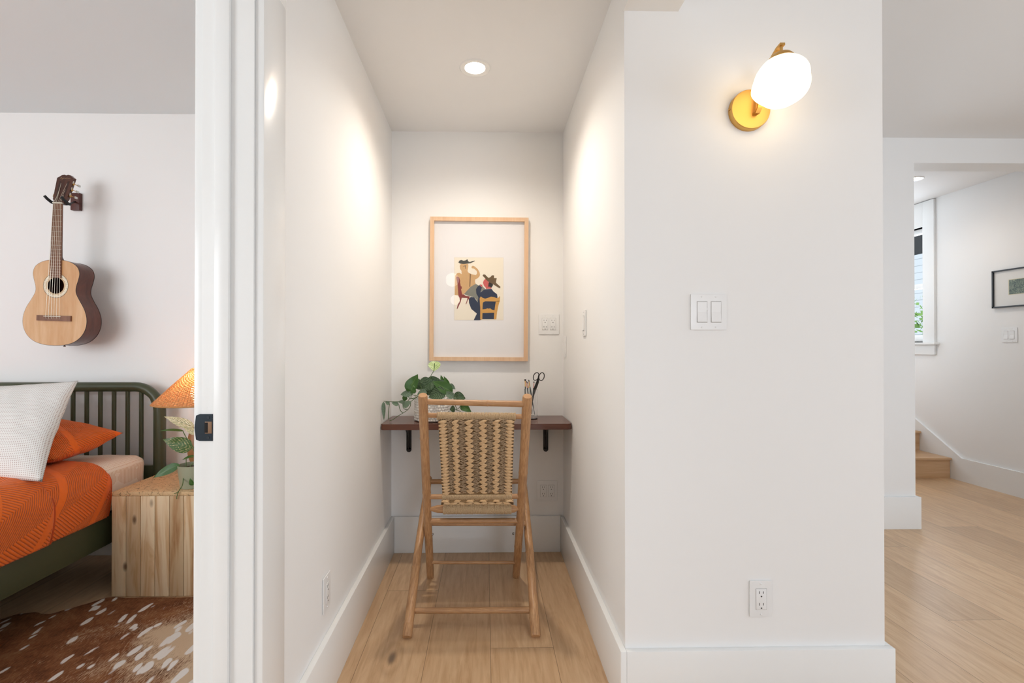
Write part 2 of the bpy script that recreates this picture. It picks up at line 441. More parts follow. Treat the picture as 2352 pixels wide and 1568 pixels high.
window('added_window_4', 'Y', -1.0, -3.84, -1.91, .76, 2.24, 1, .1, None, (-3.2, -2.55))  # unseen, sited by the guitar shadow, widened to light the nightstand

# ---- door opening into the bedroom (door_1), with its strike plate
D = thing('door_1', None, None, (0, 0, 0), kind='structure')
m = MB(); m.box(-.665, XL, 1.155, 1.175, 0, 2.06); m.box(-.665, XL, .33, .35, 0, 2.06); m.box(-.665, XL, .35, 1.155, 2.04, 2.06)
m.build('jamb', TRIM, D, smooth=False)
m = MB(); m.box(-.632, -.597, 1.143, 1.155, 0, 2.04, bev=.004); m.box(-.632, -.597, .35, .362, 0, 2.04, bev=.004); m.box(-.632, -.597, .362, 1.143, 2.028, 2.04, bev=.004)
m.build('door_stop', TRIM, D)
for (x0, x1) in ((XL, XL+.02), (-.687, -.665)):
    m = MB(); m.box(x0, x1, 1.162, 1.288, 0, 2.075, bev=.002); m.box(x0, x1, .217, .343, 0, 2.075, bev=.002); m.box(x0, x1, .217, 1.288, 2.075, 2.2, bev=.002)
    m.build('casing', TRIM, D)
SP = plain('oil rubbed bronze', '2b333a', 0.35, 0.7)
m = MB()
out = [(-.6385, .9685), (-.6385, 1.0315), (-.668, 1.0315), (-.6765, 1.028), (-.680, 1.0), (-.6765, .972), (-.668, .9685)]
m.prism(out, 1.1525, 1.1565)
sp = m.build('strike_plate', SP, D, smooth=False, label='dark bronze strike plate')
m = MB(); m.box(-.6555, -.6395, 1.1517, 1.1530, .986, 1.014, bev=.001); m.build('latch_hole', plain('latch recess', '8a6a50', 0.5, 0.3), sp)
m = MB(); m.box(-.6565, -.6485, 1.1512, 1.1530, .988, 1.012, bev=.001); m.build('latch_cavity', plain('latch cavity', '140f0d', 0.8), sp)
for z in (.9765, 1.0235): MB().lathe([(.0034, -.0006), (.0034, .0), (.002, .0006)], (-.648, 1.1522, z), 12, 'Y').build('screw', plain('bronze screw', '3b3f44', 0.3, 0.8), sp)

# ================================================================== ELECTRICAL PLATES
def plate(name, cat, label, loc, rotz, gangs, kind, h=.118, group=None):
    """kind: 'o' outlet, 's' rocker switch, 'd' dimmer, 'b' blank-ish jack"""
    T = thing(name, label, cat, loc, rotz, group)
    n = len(kind); W = .074+(n-1)*.045
    m = MB(); m.rbox((0, -.003, 0), (W/2, .003, h/2), .0028, 6)
    pl = m.build('cover_plate', PLASTIC, T, local=True)
    m = MB()
    for i, k in enumerate(kind):
        cx = (i-(n-1)/2)*.046
        if k == 'j': continue
        for zz in (h*.42, -h*.42): MB().lathe([(.003, .001), (.003, -.0009), (.002, -.0014)], (cx, -.006, zz), 10, 'Y').build('screw', PLASTIC, T, local=True)
    for i, k in enumerate(kind):
        cx = (i-(n-1)/2)*.046
        if k in 'o':
            m = MB(); m.box(cx-.0168, cx+.0168, -.0080, -.005, -.0335, .0335, bev=.0012)
            r = m.build('receptacle', PLASTIC, T, local=True)
            g = MB(); g.box(cx-.0178, cx+.0178, -.0063, -.0052, -.0345, .0345); g.build('gap', plain('plate gap', 'b9b6b2', .6), r, local=True, smooth=False)
            m = MB()
            for z in (-.019, .019):
                m.box(cx-.0075, cx-.0058, -.0084, -.0078, z-.001, z+.0075); m.box(cx+.0055, cx+.0072, -.0084, -.0078, z-.0005, z+.007)
                m.lathe([(.0024, .0002), (.0024, -.0004)], (cx, -.008, z-.0095), 10, 'Y')
            m.build('slot', DARKSLOT, r, local=True, smooth=False)
        elif k in 'sd':
            m = MB()
            pts = [(-.0115, -.0335), (-.0065, -.0335), (-.0085, .0), (-.0062, .0335), (-.005, .0335)]
            # rocker: outline in (y,z) extruded across x
            A = [(-.005, -.0335), (-.0095, -.0325), (-.0068, 0), (-.0082, .0325), (-.005, .0335)]
            m.prism(A, cx-.0155, cx+.0155, Matrix(((0, 1, 0, 0), (1, 0, 0, 0), (0, 0, 1, 0), (0, 0, 0, 1))))
            r = m.build('rocker', PLASTIC, T, local=True, smooth=False)
            g = MB(); g.box(cx-.0172, cx+.0172, -.0063, -.0052, -.0348, .0348); g.build('gap', plain('plate gap', 'b9b6b2', .6), r, local=True, smooth=False)
            if k == 'd':
                m = MB(); m.box(cx+.0158, cx+.0185, -.0085, -.005, .004, .014, bev=.0006); m.build('slider', PLASTIC, T, local=True)
    return T
plate('electrical_outlet', 'outlet', 'white double electrical outlet on the alcove wall beside the framed print', (.370, YB, 1.319), 0, 2, 'oo')
plate('electrical_outlet', 'outlet', 'white double electrical outlet under the desk shelf, low on the alcove wall', (.360, YB, .350), 0, 2, 'oo')
plate('electrical_outlet', 'outlet', 'white outlet seen edge-on on the left alcove wall above the baseboard', (XL, 1.678, .352), 90, 1, 'o')
plate('electrical_outlet', 'outlet', 'white single electrical outlet low on the wall below the wall sconce', (.899, YF, .366), 0, 1, 'o')
plate('light_switch', 'switch', 'white two-gang light switch plate with two rockers below the wall sconce', (.730, YF, 1.302), 0, 2, 'ds')
plate('light_switch', 'switch', 'white single light switch seen edge-on on the right alcove wall', (XR, 2.225, 1.296), -90, 1, 's')
plate('wall_jack_plate', 'wall plate', 'white wall plate seen edge-on in the back right corner of the alcove', (XR, 2.775, 1.187), -90, 1, 'j')
plate('light_switch', 'switch', 'white two-gang light switch below the black framed picture by the stairs', (4.22, 3.852, 1.281), -90, 2, 'ss')

# ================================================================== LIGHT FITTINGS
def can(label, x, y, z, watts):
    T = thing('recessed_light', label, 'ceiling light', (x, y, z))
    MB().lathe([(.046, .004), (.046, -.003), (.066, -.005), (.070, -.001), (.070, .004)], (x, y, z), 36).build('trim_ring', TRIM, T)
    MB().lathe([(.0001, -.0005), (.0465, -.0005)], (x, y, z), 36).build('lens', CANLENS, T)
    d = bpy.data.lights.new('downlight', 'SPOT'); d.energy = watts; d.shadow_soft_size = .045; d.spot_size = radians(150); d.spot_blend = .9; d.color = (1, .91, .80)
    o = bpy.data.objects.new('downlight', d); o.location = (x, y, z-.015); COL.objects.link(o)
can('white round recessed downlight in the alcove ceiling above the chair', -.047, 2.183, 2.44, 41)
can('white round recessed downlight in the ceiling beyond the wide opening', 3.558, 3.986, 2.58, 15)

# wall sconce
gx, gy, gz, gr = .893, 1.452, 1.984, .0775
T = thing('wall_sconce', 'brass wall sconce with a lit ribbed white glass globe', 'wall lamp', (.862, YF, 1.96))
MB().lathe([(.0645, 0), (.0645, -.019), (.0625, -.022), (.0001, -.022)], (.862, YF, 1.960), 56, 'Y').build('backplate', BRASS, T)
MB().lathe([(.0025, 0), (.0025, -.003), (.0012, -.004)], (.862-.0655, YF-.011, 1.962), 10, 'X').build('screw', BRASS, T)
m = MB()
arm = []
for k in range(19):
    a = radians(-62+k*9.2)      # hoop running behind the globe and over its top
    arm.append((gy+.004+.118*cos(a), gz+.0+.118*sin(a)))
arm = [(YF-.02, 1.944), (YF-.035, 1.944)] + [p for p in arm if p[0] < YF-.028 or p[1] > 1.96]
# flat bar as a strip of boxes along the hoop
pts = [(YF-.020, 1.942), (YF-.034, 1.942), (YF-.040, 1.955), (YF-.042, 1.985), (YF-.046, 2.015), (YF-.056, 2.045), (YF-.073, 2.070), (YF-.094, 2.087), (YF-.118, 2.097), (YF-.140, 2.099)]
xs = [.872+.021*min(1, i/6) for i in range(len(pts))]
wv = .0075; th = .0035; prev = None
for i, (y, z) in enumerate(pts):
    a = pts[max(i-1, 0)]; b = pts[min(i+1, len(pts)-1)]
    ty, tz = b[0]-a[0], b[1]-a[1]; q = sqrt(ty*ty+tz*tz); ny, nz = -tz/q, ty/q
    ring = [m.bm.verts.new((xs[i]+sx*wv, y+sn*ny*th, z+sn*nz*th)) for sx, sn in ((-1, -1), (1, -1), (1, 1), (-1, 1))]
    if prev:
        for k in range(4): m.quad([prev[k], prev[(k+1) % 4], ring[(k+1) % 4], ring[k]])
    else: m.quad(ring)
    prev = ring
m.quad(prev[::-1]); m.build('arm', BRASS, T, smooth=False)
MB().lathe([(.0001, .040), (.0042, .040), (.0042, .0195), (.014, .0185), (.026, .014), (.035, .004), (.038, -.008), (.036, -.010)], (gx, gy, gz+gr-.006), 30).build('cap', BRASS, T)
def lobes(a, z): return 1+.042*cos(7*a+.9)*max(0, 1-(z/gr)**2)+.026*cos(3*a+z*75)*max(0, 1-(z/gr)**2)
prof = [(gr*sin(pi*k/22)+1e-4, -gr*cos(pi*k/22)*.96+.004*sin(3*pi*k/22)) for k in range(23)]
MB().lathe(prof, (gx, gy, gz), 64, wob=lobes).build('globe', GLOBE, T, label='lit ribbed opal glass globe')

# two ceiling globes down the hall behind the camera (they show in the picture glass)
for i, (x, y, z, lab) in enumerate(((-.585, -2.96, 2.36, 'round opal globe ceiling light in the hall, the one nearer the alcove'), (-.72, -6.05, 2.30, 'round opal globe ceiling light in the hall, the one farther from the alcove'))):
    T = thing('globe_light', lab, 'ceiling light', (x, y, z), group=None)
    MB().lathe([(.12*sin(pi*k/16)+1e-4, -.12*cos(pi*k/16)) for k in range(17)], (x, y, z), 32).build('globe', GLOBE_H, T)
    MB().lathe([(.012, .115), (.012, 2.545-z), (.06, 2.548-z), (.06, 2.56-z)], (x, y, z), 24).build('stem', BRASS, T)
# ================================================================== BAMBOO CHAIR
def cane(mb, p0, p1, r, nodes=(), r2=None, bend=(0, 0, 0), n=14):
    """a bamboo pole with swollen nodes, from p0 to p1"""
    p0, p1 = Vector(p0), Vector(p1); r2 = r if r2 is None else r2; N = 48
    pts, rad = [], []
    ts = sorted(set([0, .006, .994, 1]+[i/N for i in range(1, N)]+[x+d for x in nodes for d in (-.008, -.003, 0, .003, .008)]))
    for t in ts:
        q = r+(r2-r)*t
        for x in nodes:
            d = abs(t-x)
            if d < .0085: q *= 1+.07*max(0, 1-d/.0085)
            elif d < .03: q *= 1+.015*(1-d/.03)
        if t in (0, 1): q *= .86
        q *= 1+.012*sin(t*17+p0.x*30)
        pts.append(p0.lerp(p1, t)+Vector(bend)*sin(pi*t)); rad.append(q)
    mb.tube(pts, rad, n); return mb
CH = thing('bamboo_chair', 'folding bamboo chair with a woven sea grass back, standing at the desk shelf', 'chair', (-.052, 2.25, 0))
def pole(*a, **k): return cane(MB(), *a, **k)
pole((-.283, 2.523, .002), (-.257, 2.008, .990), .0190, (.27, .52, .80), .0195, (-.002, .004, 0)).build('post', BAMBOO, CH, ang=60)
pole((.158, 2.520, .002), (.173, 2.008, .985), .0190, (.20, .63), .0205, (.003, .004, 0)).build('post', BAMBOO, CH, ang=60)
pole((-.319, 1.995, .006), (-.309, 2.678, .472), .0205, (.06, .36, .74), .0175, (-.003, 0, .004)).build('leg', BAMBOO, CH, ang=60)
pole((.205, 1.992, .006), (.206, 2.678, .472), .0205, (.09, .45, .72), .0175, (.003, 0, .004)).build('leg', BAMBOO, CH, ang=60)
pole((-.250, 2.026, .960), (.166, 2.026, .950), .0115, (.62,), .0135).build('top_rail', BAMBOO, CH, ang=60)
pole((-.254, 2.060, .900), (.167, 2.060, .893), .0105, ()).build('back_rail', BAMBOO, CH, ang=60)
pole((-.268, 2.268, .493), (.163, 2.268, .493), .0115, ()).build('back_rail', BAMBOO, CH, ang=60)
pole((-.268, 2.338, .357), (.160, 2.338, .355), .0125, (.35, .8)).build('stretcher', BAMBOO, CH, ang=60)
pole((-.300, 2.392, .325), (.196, 2.392, .322), .0115, (.6,)).build('stretcher', BAMBOO, CH, ang=60)
pole((-.276, 2.463, .104), (.158, 2.463, .100), .0088, (.45,)).build('stretcher', BAMBOO, CH, ang=60)
pole((-.300, 2.088, .065), (.192, 2.088, .063), .0120, (.48,), .0135).build('stretcher', BAMBOO, CH, ang=60)
pole((-.300, 2.655, .456), (.196, 2.655, .456), .0135, (.4,)).build('seat_rail', BAMBOO, CH, ang=60)
m = MB(); m.tube([(-.262, 2.295, .428), (-.225, 2.293, .428), (-.205, 2.293, .428), (.115, 2.293, .427), (.135, 2.293, .427), (.155, 2.295, .427)], [.007, .0175, .0185, .0185, .0175, .007], 14)
m.build('seat_rail', BAMBOO, CH)
for s, x in ((-1, -.262), (1, .140)):
    MB().lathe([(.006, 0), (.006, .006), (.004, .009)] if s < 0 else [(.006, 0), (.006, -.006), (.004, -.009)], (x, 2.385, .275), 8, 'X').build('bolt', plain('steel bolt', '8d8a86', .35, .9), CH)

RND = random.Random(5)
def wrap(name, c0, c1, r, pitch=.0031, rt=.0019, parent=None, drop=None):
    """rope wound round a rail"""
    c0, c1 = Vector(c0), Vector(c1); L = (c1-c0).length; k = int(L/pitch); mb = MB()
    for i in range(k):
        c = c0.lerp(c1, (i+.5)/k); q = r*(1+RND.uniform(-.05, .05)); tl = RND.uniform(-.0012, .0012)
        pts = [c+Vector((tl*sin(a*pi/5.5), -q*cos(a*2*pi/11), q*sin(a*2*pi/11)+(0))) for a in range(11)]
        mb.tube(pts, rt, 5, closed=True)
        if drop:
            z = drop*(.55+.45*RND.random()); mb.tube([c+Vector((0, -q-.0005, 0)), c+Vector((RND.uniform(-.001, .001), -q+.003, -z*.6)), c+Vector((RND.uniform(-.002, .002), -q+.008, -z))], rt*.9, 5)
    return mb.build(name, ROPEWRAP, parent)
def petal(mb, o, e1, e2, nn, L, W, T, ang, tip=.5):
    """one folded leaf strand of the weave, almond shaped"""
    a = radians(ang); d = e1*cos(a)+e2*sin(a); s = e2*cos(a)-e1*sin(a); n = 7; prev = None
    for i in range(n+1):
        t = i/n; w = W/2*(sin(pi*min(1, max(0, t**(.75 if tip > .5 else 1))))**.75) if 0 < i < n else W*.03
        c = o+d*(t-.5)*L+nn*(T*sin(pi*t)*.55)
        ring = [mb.bm.verts.new(c+s*(w*cos(q))+nn*(T*.55*sin(q)*(.25+.75*sin(pi*t)))) for q in [k*pi/3 for k in range(6)]]
        if prev:
            for k in range(6): mb.quad([prev[k], prev[(k+1) % 6], ring[(k+1) % 6], ring[k]])
        prev = ring
def weave(origin, e1, e2, nn, W, L, per, parent, fine=True, back=True):
    """smooth leaf columns alternating with rope columns; origin = top left corner"""
    cols = [(.000, .115, 'e'), (.182, .092, 's'), (.352, .108, 's'), (.533, .104, 's'), (.708, .096, 's'), (.885, .115, 'r')]
    FL, RP, bk = [MB() for _ in cols], [MB() for _ in cols], MB(); rows = int(L/per)
    for j in range(rows):
        for ci, (u, wd, kind) in enumerate(cols):
            cx = (u+wd/2)*W; fl = FL[ci]
            if kind == 's':
                for h, sg in ((0, -1), (.5, 1)):
                    o = origin+e1*(cx+RND.uniform(-.001, .001)+sin(j*.7+u*9)*.0012)+e2*((j+h+.25)*per)+nn*.003
                    petal(fl, o, e1, e2, nn, wd*W*1.12, per*.60, .0085, sg*RND.uniform(17, 26))
            else:
                for h in (0, .68) if j % 2 == 0 else (.36,):
                    o = origin+e1*cx+e2*((j+h+.3)*per)+nn*.003
                    petal(fl, o+e1*(.005 if kind == 'e' else -.005), e1, e2, nn, wd*W*1.02, per*.72, .0095, (-1 if kind == 'e' else 1)*RND.uniform(6, 15))
        if fine:
            for ci, (a, b) in enumerate(zip(cols[:-1], cols[1:])):
                rp = RP[ci]
                x0 = (a[0]+a[1])*W-.006; x1 = b[0]*W+.006
                for h in range(7):
                    yy = (j+h/7+RND.uniform(-.04, .04))*per; sl = RND.choice((-1, 1))*per*.20+(per*.12 if h % 2 else -per*.12); z = .0012+RND.random()*.0035
                    rp.tube([origin+e1*x0+e2*(yy-sl)+nn*z*.4, origin+e1*((x0+x1)/2)+e2*(yy+RND.uniform(-.001, .001))+nn*(z+.002), origin+e1*x1+e2*(yy+sl)+nn*z*.4], .00125, 4, cap=False)
    bk.quad([bk.bm.verts.new(origin+e1*x+e2*y+nn*q) for x, y, q in ((.006, .002, -.004), (W-.006, .002, -.004), (W-.006, L, -.004), (.006, L, -.004))])
    bk.quad([bk.bm.verts.new(origin+e1*x+e2*y+nn*q) for x, y, q in ((.006, .002, -.007), (.006, L, -.007), (W-.006, L, -.007), (W-.006, .002, -.007))])
    P = bk.build('woven_panel', fibre('weave backing', 'a08262', '77603f'), parent, smooth=False)
    for fl in FL: fl.build('leaf_strand', LEAFFIB, P)
    if fine:
        for rp in RP[:-1]: rp.build('rope_strand', ROPEFIB, P)
    return P
X0, X1 = -.2035, .1275
e2 = Vector((0, .208, -.400)).normalized(); nn = Vector((0, -.400, -.208)).normalized()
weave(Vector((X0, 2.046, .884)), Vector((1, 0, 0)), e2, nn, X1-X0, .425, .0272, CH)
wrap('rope_wrap', (X0, 2.060, .897), (X1, 2.060, .893), .0148, .0030, .0018, CH, drop=.017)
wrap('rope_wrap', (X0+.004, 2.268, .493), (X1-.004, 2.268, .493), .0135, .0033, .0018, CH)
wrap('rope_wrap', (X0+.006, 2.293, .428), (X1-.006, 2.293, .427), .0225, .0034, .0020, CH)
# the seat runs from the near roll to the front rail and sags a little
sd = (Vector((0, 2.650, .470))-Vector((0, 2.300, .452))).normalized(); sn = Vector((0, -sd.z, sd.y))
weave(Vector((X0-.012, 2.302, .450)), Vector((1, 0, 0)), sd, sn, X1-X0+.024, .350, .030, CH, fine=False)
m = MB()       # row of leaf knots between seat and roll
for i in range(9): petal(m, Vector((X0+.025+i*.0345, 2.272, .462)), Vector((1, 0, 0)), Vector((0, 0, -1)), Vector((0, -1, 0)), .036, .013, .009, (-1)**i*9)
m.build('leaf_strands', LEAFFIB, CH)

# ================================================================== DESK SHELF
DS = thing('desk_shelf', 'dark walnut stained shelf used as a desk, on two black iron brackets', 'shelf', (-.045, 2.70, .757))
m = MB(); b = []
for k in range(7): a = pi/2*k/6; b.append((.451-.024+.024*sin(a), 2.53+.024-.024*cos(a)))
for k in range(7): a = pi/2*k/6; b.insert(0, (-.540+.010-.010*sin(a), 2.53+.010-.010*cos(a)))
b = b+[(.451, YB), (-.540, YB)]
bb = bmesh.new(); lo = [bb.verts.new((x, y, .757)) for x, y in b]; hi = [bb.verts.new((x, y, .787)) for x, y in b]
bb.faces.new(lo[::-1]); bb.faces.new(hi)
for k in range(len(b)): bb.faces.new([lo[k], lo[(k+1) % len(b)], hi[(k+1) % len(b)], hi[k]])
ed = [e for e in bb.edges if abs(e.verts[0].co.z-e.verts[1].co.z) < 1e-6]
bmesh.ops.bevel(bb, geom=ed, offset=.003, segments=2, affect='EDGES')
m.merge(bb); m.build('board', DESK, DS)
for x in (-.443, .351):
    m = MB()
    m.box(x-.0145, x+.0145, 2.833, YB, .592, .757, bev=.0015); m.lathe([(.0145, 0), (.0145, -.007)], (x, YB, .592), 20, 'Y')
    m.box(x-.0145, x+.0145, 2.58, YB, .750, .757, bev=.0015)
    g = [(2.833, .600), (2.833, .752), (2.62, .752)]+[(2.62+.20*sin(pi/2*k/8), .752-.152*(1-cos(pi/2*k/8))) for k in range(1, 9)]
    m.prism(g, x-.004, x+.004, M90)
    bk = m.build('bracket', BLACK, DS, ang=30)
    for z in (.615, .70): MB().lathe([(.0045, 0), (.0045, -.002), (.002, -.0035)], (x, 2.833, z), 12, 'Y').build('screw', BLACK, bk)

# ================================================================== FRAMED PRINT (alcove)
FP = thing('framed_print', 'pale wood framed print of two seated cut-paper figures with hats', 'picture', (-.037, YB, 1.105))
ra = radians(.35)
def fr(x, z): return Vector((-.037+x*cos(ra)+z*sin(ra), 0, 1.52-x*sin(ra)+z*cos(ra)))
R4 = Matrix(((cos(ra), 0, sin(ra), -.037), (0, 1, 0, 0), (-sin(ra), 0, cos(ra), 1.52), (0, 0, 0, 1)))
HW, HH, FWD = .2835, .4145, .0225
m = MB()
for a in (((-HW, HH), (HW, HH), (HW-FWD, HH-FWD), (-HW+FWD, HH-FWD)), ((-HW, -HH), (HW, -HH), (HW-FWD, -HH+FWD), (-HW+FWD, -HH+FWD)), ((-HW, -HH), (-HW, HH), (-HW+FWD, HH-FWD), (-HW+FWD, -HH+FWD)), ((HW, -HH), (HW, HH), (HW-FWD, HH-FWD), (HW-FWD, -HH+FWD))):
    m.prism(a, 2.808, 2.838, R4)
m.build('frame', WOOD_FRAME_V, FP, smooth=False)
m = MB(); m.box(-HW+FWD-.002, HW-FWD+.002, 2.826, 2.834, -HH+FWD-.002, HH-FWD+.002, M=R4)
m.build('mat_board', plain('mat board', 'eceaea', .8, var=.01), FP, smooth=False)
def pz(zx, zy): return at(1030+zx/9.5, 580+zy/9.5, 2.826)
PAPER = plain('print paper', 'efe6d4', .8, var=.02)
a, b = pz(132, 108), pz(1195, 1470)
m = MB(); m.box(a.x, b.x, 2.8252, 2.8262, b.z, a.z); PR = m.build('print', PAPER, FP, smooth=False, label='printed sheet')
m = MB(); t_ = .0012
for q in ((a.x-t_, b.x+t_, a.z, a.z+t_), (a.x-t_, b.x+t_, b.z-t_, b.z), (a.x-t_, a.x, b.z, a.z), (b.x, b.x+t_, b.z, a.z)): m.box(q[0], q[1], 2.8254, 2.8262, q[2], q[3])
m.build('mat_bevel', plain('mat bevel', 'dfd3c0', .8), FP, smooth=False)
def shape(name, col, pts, lift=0, lab=None):
    mb = MB(); P = [pz(x, y) for x, y in pts]
    y0 = 2.8250-.00012*lift
    V = [mb.bm.verts.new((p.x, y0, p.z)) for p in P]
    for tri in tessellate_polygon([[Vector((p.x, p.z, 0)) for p in P]]): mb.quad([V[i] for i in tri])
    r = bmesh.ops.extrude_face_region(mb.bm, geom=mb.bm.faces[:]); bmesh.ops.translate(mb.bm, verts=[v for v in r['geom'] if isinstance(v, bmesh.types.BMVert)], vec=(0, -.0001, 0))
    mb.build(name, plain('ink '+name+col, col, .8, var=.16, scale=60), PR, smooth=False, label=lab)
shape('tan_figure', 'd4ab78', [(290, 470), (285, 395), (255, 360), (245, 290), (270, 245), (430, 245), (435, 290), (425, 360), (415, 400), (440, 440), (520, 475), (600, 490), (625, 450), (615, 400), (560, 350), (510, 340), (500, 310), (530, 285), (570, 300), (640, 360), (680, 430), (690, 490), (670, 530), (620, 570), (585, 585), (580, 640), (600, 690), (560, 720), (480, 750), (340, 905), (230, 930), (140, 925), (145, 640), (150, 500), (190, 450), (240, 440)], 1, 'tan cut-paper figure')
shape('strap', '8a6a48', [(466, 462), (492, 462), (478, 745), (455, 745)], 3)
shape('hat', '4a4a46', [(217, 215), (240, 175), (280, 160), (330, 178), (365, 172), (385, 165), (412, 142), (432, 190), (470, 205), (520, 185), (575, 175), (578, 186), (540, 205), (480, 232), (400, 242), (330, 248), (255, 240)], 3, 'dark grey hat')
shape('face_mark', '4d4338', [(318, 296), (392, 278), (392, 286), (374, 292), (370, 320), (382, 350), (372, 354), (362, 325), (362, 296), (320, 303)], 4)
shape('grey_cloth', '85857a', [(340, 905), (480, 750), (560, 700), (600, 685), (660, 715), (700, 690), (800, 790), (700, 860), (660, 960), (640, 1085), (600, 1010), (540, 965), (440, 945)], 2, 'grey cut-paper cloth')
shape('red_chair', '8c3a36', [(172, 540), (195, 520), (235, 545), (258, 620), (250, 640), (270, 735), (292, 740), (290, 790), (275, 795), (300, 915), (330, 910), (380, 945), (465, 955), (455, 1010), (425, 1030), (390, 1125), (375, 1122), (405, 1040), (415, 990), (290, 985), (265, 1080), (240, 1130), (195, 1230), (182, 1225), (205, 1130), (250, 1050), (240, 990), (218, 940), (200, 700)], 4, 'dark red cut-paper chair')
shape('navy_figure', '26334d', [(600, 800), (640, 735), (690, 720), (730, 760), (705, 830), (700, 865), (790, 800), (940, 790), (985, 850), (1060, 905), (1070, 970), (1050, 1060), (1030, 1450), (735, 1450), (690, 1475), (550, 1475), (620, 1330), (500, 1230), (450, 1100), (445, 1010), (490, 965), (560, 975), (640, 1085), (655, 975), (610, 900)], 3, 'navy cut-paper figure')
shape('red_face', 'd0605c', [(752, 655), (775, 600), (810, 570), (850, 600), (880, 650), (870, 740), (935, 745), (935, 785), (820, 790), (815, 765), (780, 730)], 4, 'red cut-paper face')
shape('hair', '24221f', [(880, 650), (930, 640), (970, 670), (970, 720), (940, 765), (900, 745), (865, 745)], 5)
shape('brown_hat', '6d5638', [(745, 500), (765, 475), (800, 480), (870, 550), (910, 540), (950, 495), (995, 498), (995, 555), (1055, 555), (1035, 650), (1060, 680), (1135, 745), (1130, 775), (1100, 768), (985, 695), (880, 640), (830, 600), (790, 550)], 6, 'brown cut-paper hat')
shape('hand', 'cf6a66', [(685, 700), (700, 690), (710, 705), (738, 695), (740, 712), (730, 750), (700, 735)], 6)
for k, pts in enumerate(([(680, 1000), (705, 955), (745, 985), (800, 1005), (870, 985), (930, 960), (990, 970), (1060, 995), (1100, 975), (1125, 940), (1120, 1060), (1030, 1068), (800, 1062), (750, 1090), (745, 1200), (740, 1455), (692, 1460), (695, 1200)],
        [(1035, 1060), (1120, 1050), (1085, 1170), (1060, 1300), (1045, 1450), (990, 1452), (1000, 1290), (1020, 1150)],
        [(742, 1240), (820, 1230), (850, 1212), (880, 1225), (905, 1212), (950, 1245), (1005, 1255), (1000, 1312), (740, 1318)])):
    shape('yellow_chair', 'd9a455', pts, 7, 'yellow cut-paper chair')
m = MB(); m.box(-HW+FWD-.001, HW-FWD+.001, 2.8195, 2.8215, -HH+FWD-.001, HH-FWD+.001, M=R4); m.build('glazing', PICGLASS, FP, smooth=False)

# ================================================================== PLANTS
def leaf_mat(name, dark, mid, light, amt, sc=9, emis=None):
    m = NM(name, 0.38, 0, .5); uv = m.n('ShaderNodeUVMap').outputs[0]
    sep = m.n('ShaderNodeSeparateXYZ'); m.l(uv, sep.inputs[0])
    du = m.math('ABSOLUTE', m.math('SUBTRACT', sep.outputs[0], .5))
    vein = m.math('SINE', m.math('MULTIPLY', m.math('SUBTRACT', sep.outputs[1], m.math('MULTIPLY', du, .7)), 46.0))
    g = m.noise(m.map(uv, (3, 2, 1)), sc, 4, .65, .8)
    c = m.mix(m.ramp(m.math('ADD', m.math('MULTIPLY', g, .85), m.math('MULTIPLY', vein, .06)), [(amt, (0, 0, 0, 1)), (amt+.1, (1, 1, 1, 1))]), dark, light)
    c = m.mix(m.ramp(du, [(.0, (1, 1, 1, 1)), (.035, (0, 0, 0, 1))]), c, mid)
    m.col(c); m.b.inputs['Subsurface Weight'].default_value = 0.0
    tr = m.n('ShaderNodeBsdfTranslucent'); m.l(c, tr.inputs[0]); mx = m.n('ShaderNodeMixShader'); mx.inputs[0].default_value = .22
    m.l(m.b.outputs[0], mx.inputs[1]); m.l(tr.outputs[0], mx.inputs[2]); m.l(mx.outputs[0], m.t.nodes['Material Output'].inputs[0])
    return m.m
LF_DARK = leaf_mat('dark plain leaf', '426a30', '6b8a48', '4b7536', .5)
LF_VAR = leaf_mat('dark silver mottled leaf', '2f4c2b', '4f7042', '88a080', .43, 16)
LF_GREY = leaf_mat('silvery leaf', '4d6850', '748e74', '9db29a', .41, 14)
LF_NEW = leaf_mat('new yellow green leaf', '7fab48', '6d9c3a', 'e0ecb8', .37, 12)
LF_GOLD = leaf_mat('gold and green leaf', '3f6426', '4d7030', 'e2cf95', .47, 8)
LF_CREAM = leaf_mat('cream streaked leaf', '8a8a3f', '4d5a2a', 'f6e9c4', .36, 8)
STEM = plain('plant stem', '4f6a34', .5)
def leaf(mb, base, tip, W, face=(0, -1, .25), fold=.25, curl=.12, heart=0.0, twist=0.0):
    base, tip = Vector(base), Vector(tip); d = tip-base; L = d.length; d.normalize()
    n = Vector(face); n = (n-d*n.dot(d)).normalized(); s = d.cross(n).normalized()
    if twist: s2 = s*cos(twist)+n*sin(twist); n = n*cos(twist)-s*sin(twist); s = s2
    nu, nv = 6, 12
    def f(u, v):
        t = v; q = (u-.5)*2
        w = (sin(pi*min(1, t**.62))**.85 if 0 < t < 1 else 0)*W/2
        if t > .75: w *= 1-.25*(t-.75)/.25
        back = heart*L*max(0, abs(q)-.15)*(1-t)**3
        return base+d*(t*L-back)+s*(q*(w+1e-4))+n*(fold*abs(q)*w-curl*L*(t-.0)**2+curl*L*.35*sin(pi*t)+.02*W*sin(9*t+q*2))
    mb.grid(f, nu, nv)
def stem(mb, pts, r=.0016):
    P = [Vector(p) for p in pts]; out = []
    for i in range(len(P)-1):
        a, b, c, d = P[max(i-1, 0)], P[i], P[i+1], P[min(i+2, len(P)-1)]
        for k in range(6):
            t = k/6; out.append(.5*((2*b)+(c-a)*t+(2*a-5*b+4*c-d)*t*t+(-a+3*b-3*c+d)*t**3))
    out.append(P[-1]); mb.tube(out, r, 6)
PL = thing('potted_plant', 'trailing pothos with dark green leaves in a white knobbly pot on the desk shelf', 'plant', (-.292, 2.672, .787))
q = MB()
KN = plain('white knobbly ceramic', 'faf7f2', .6)
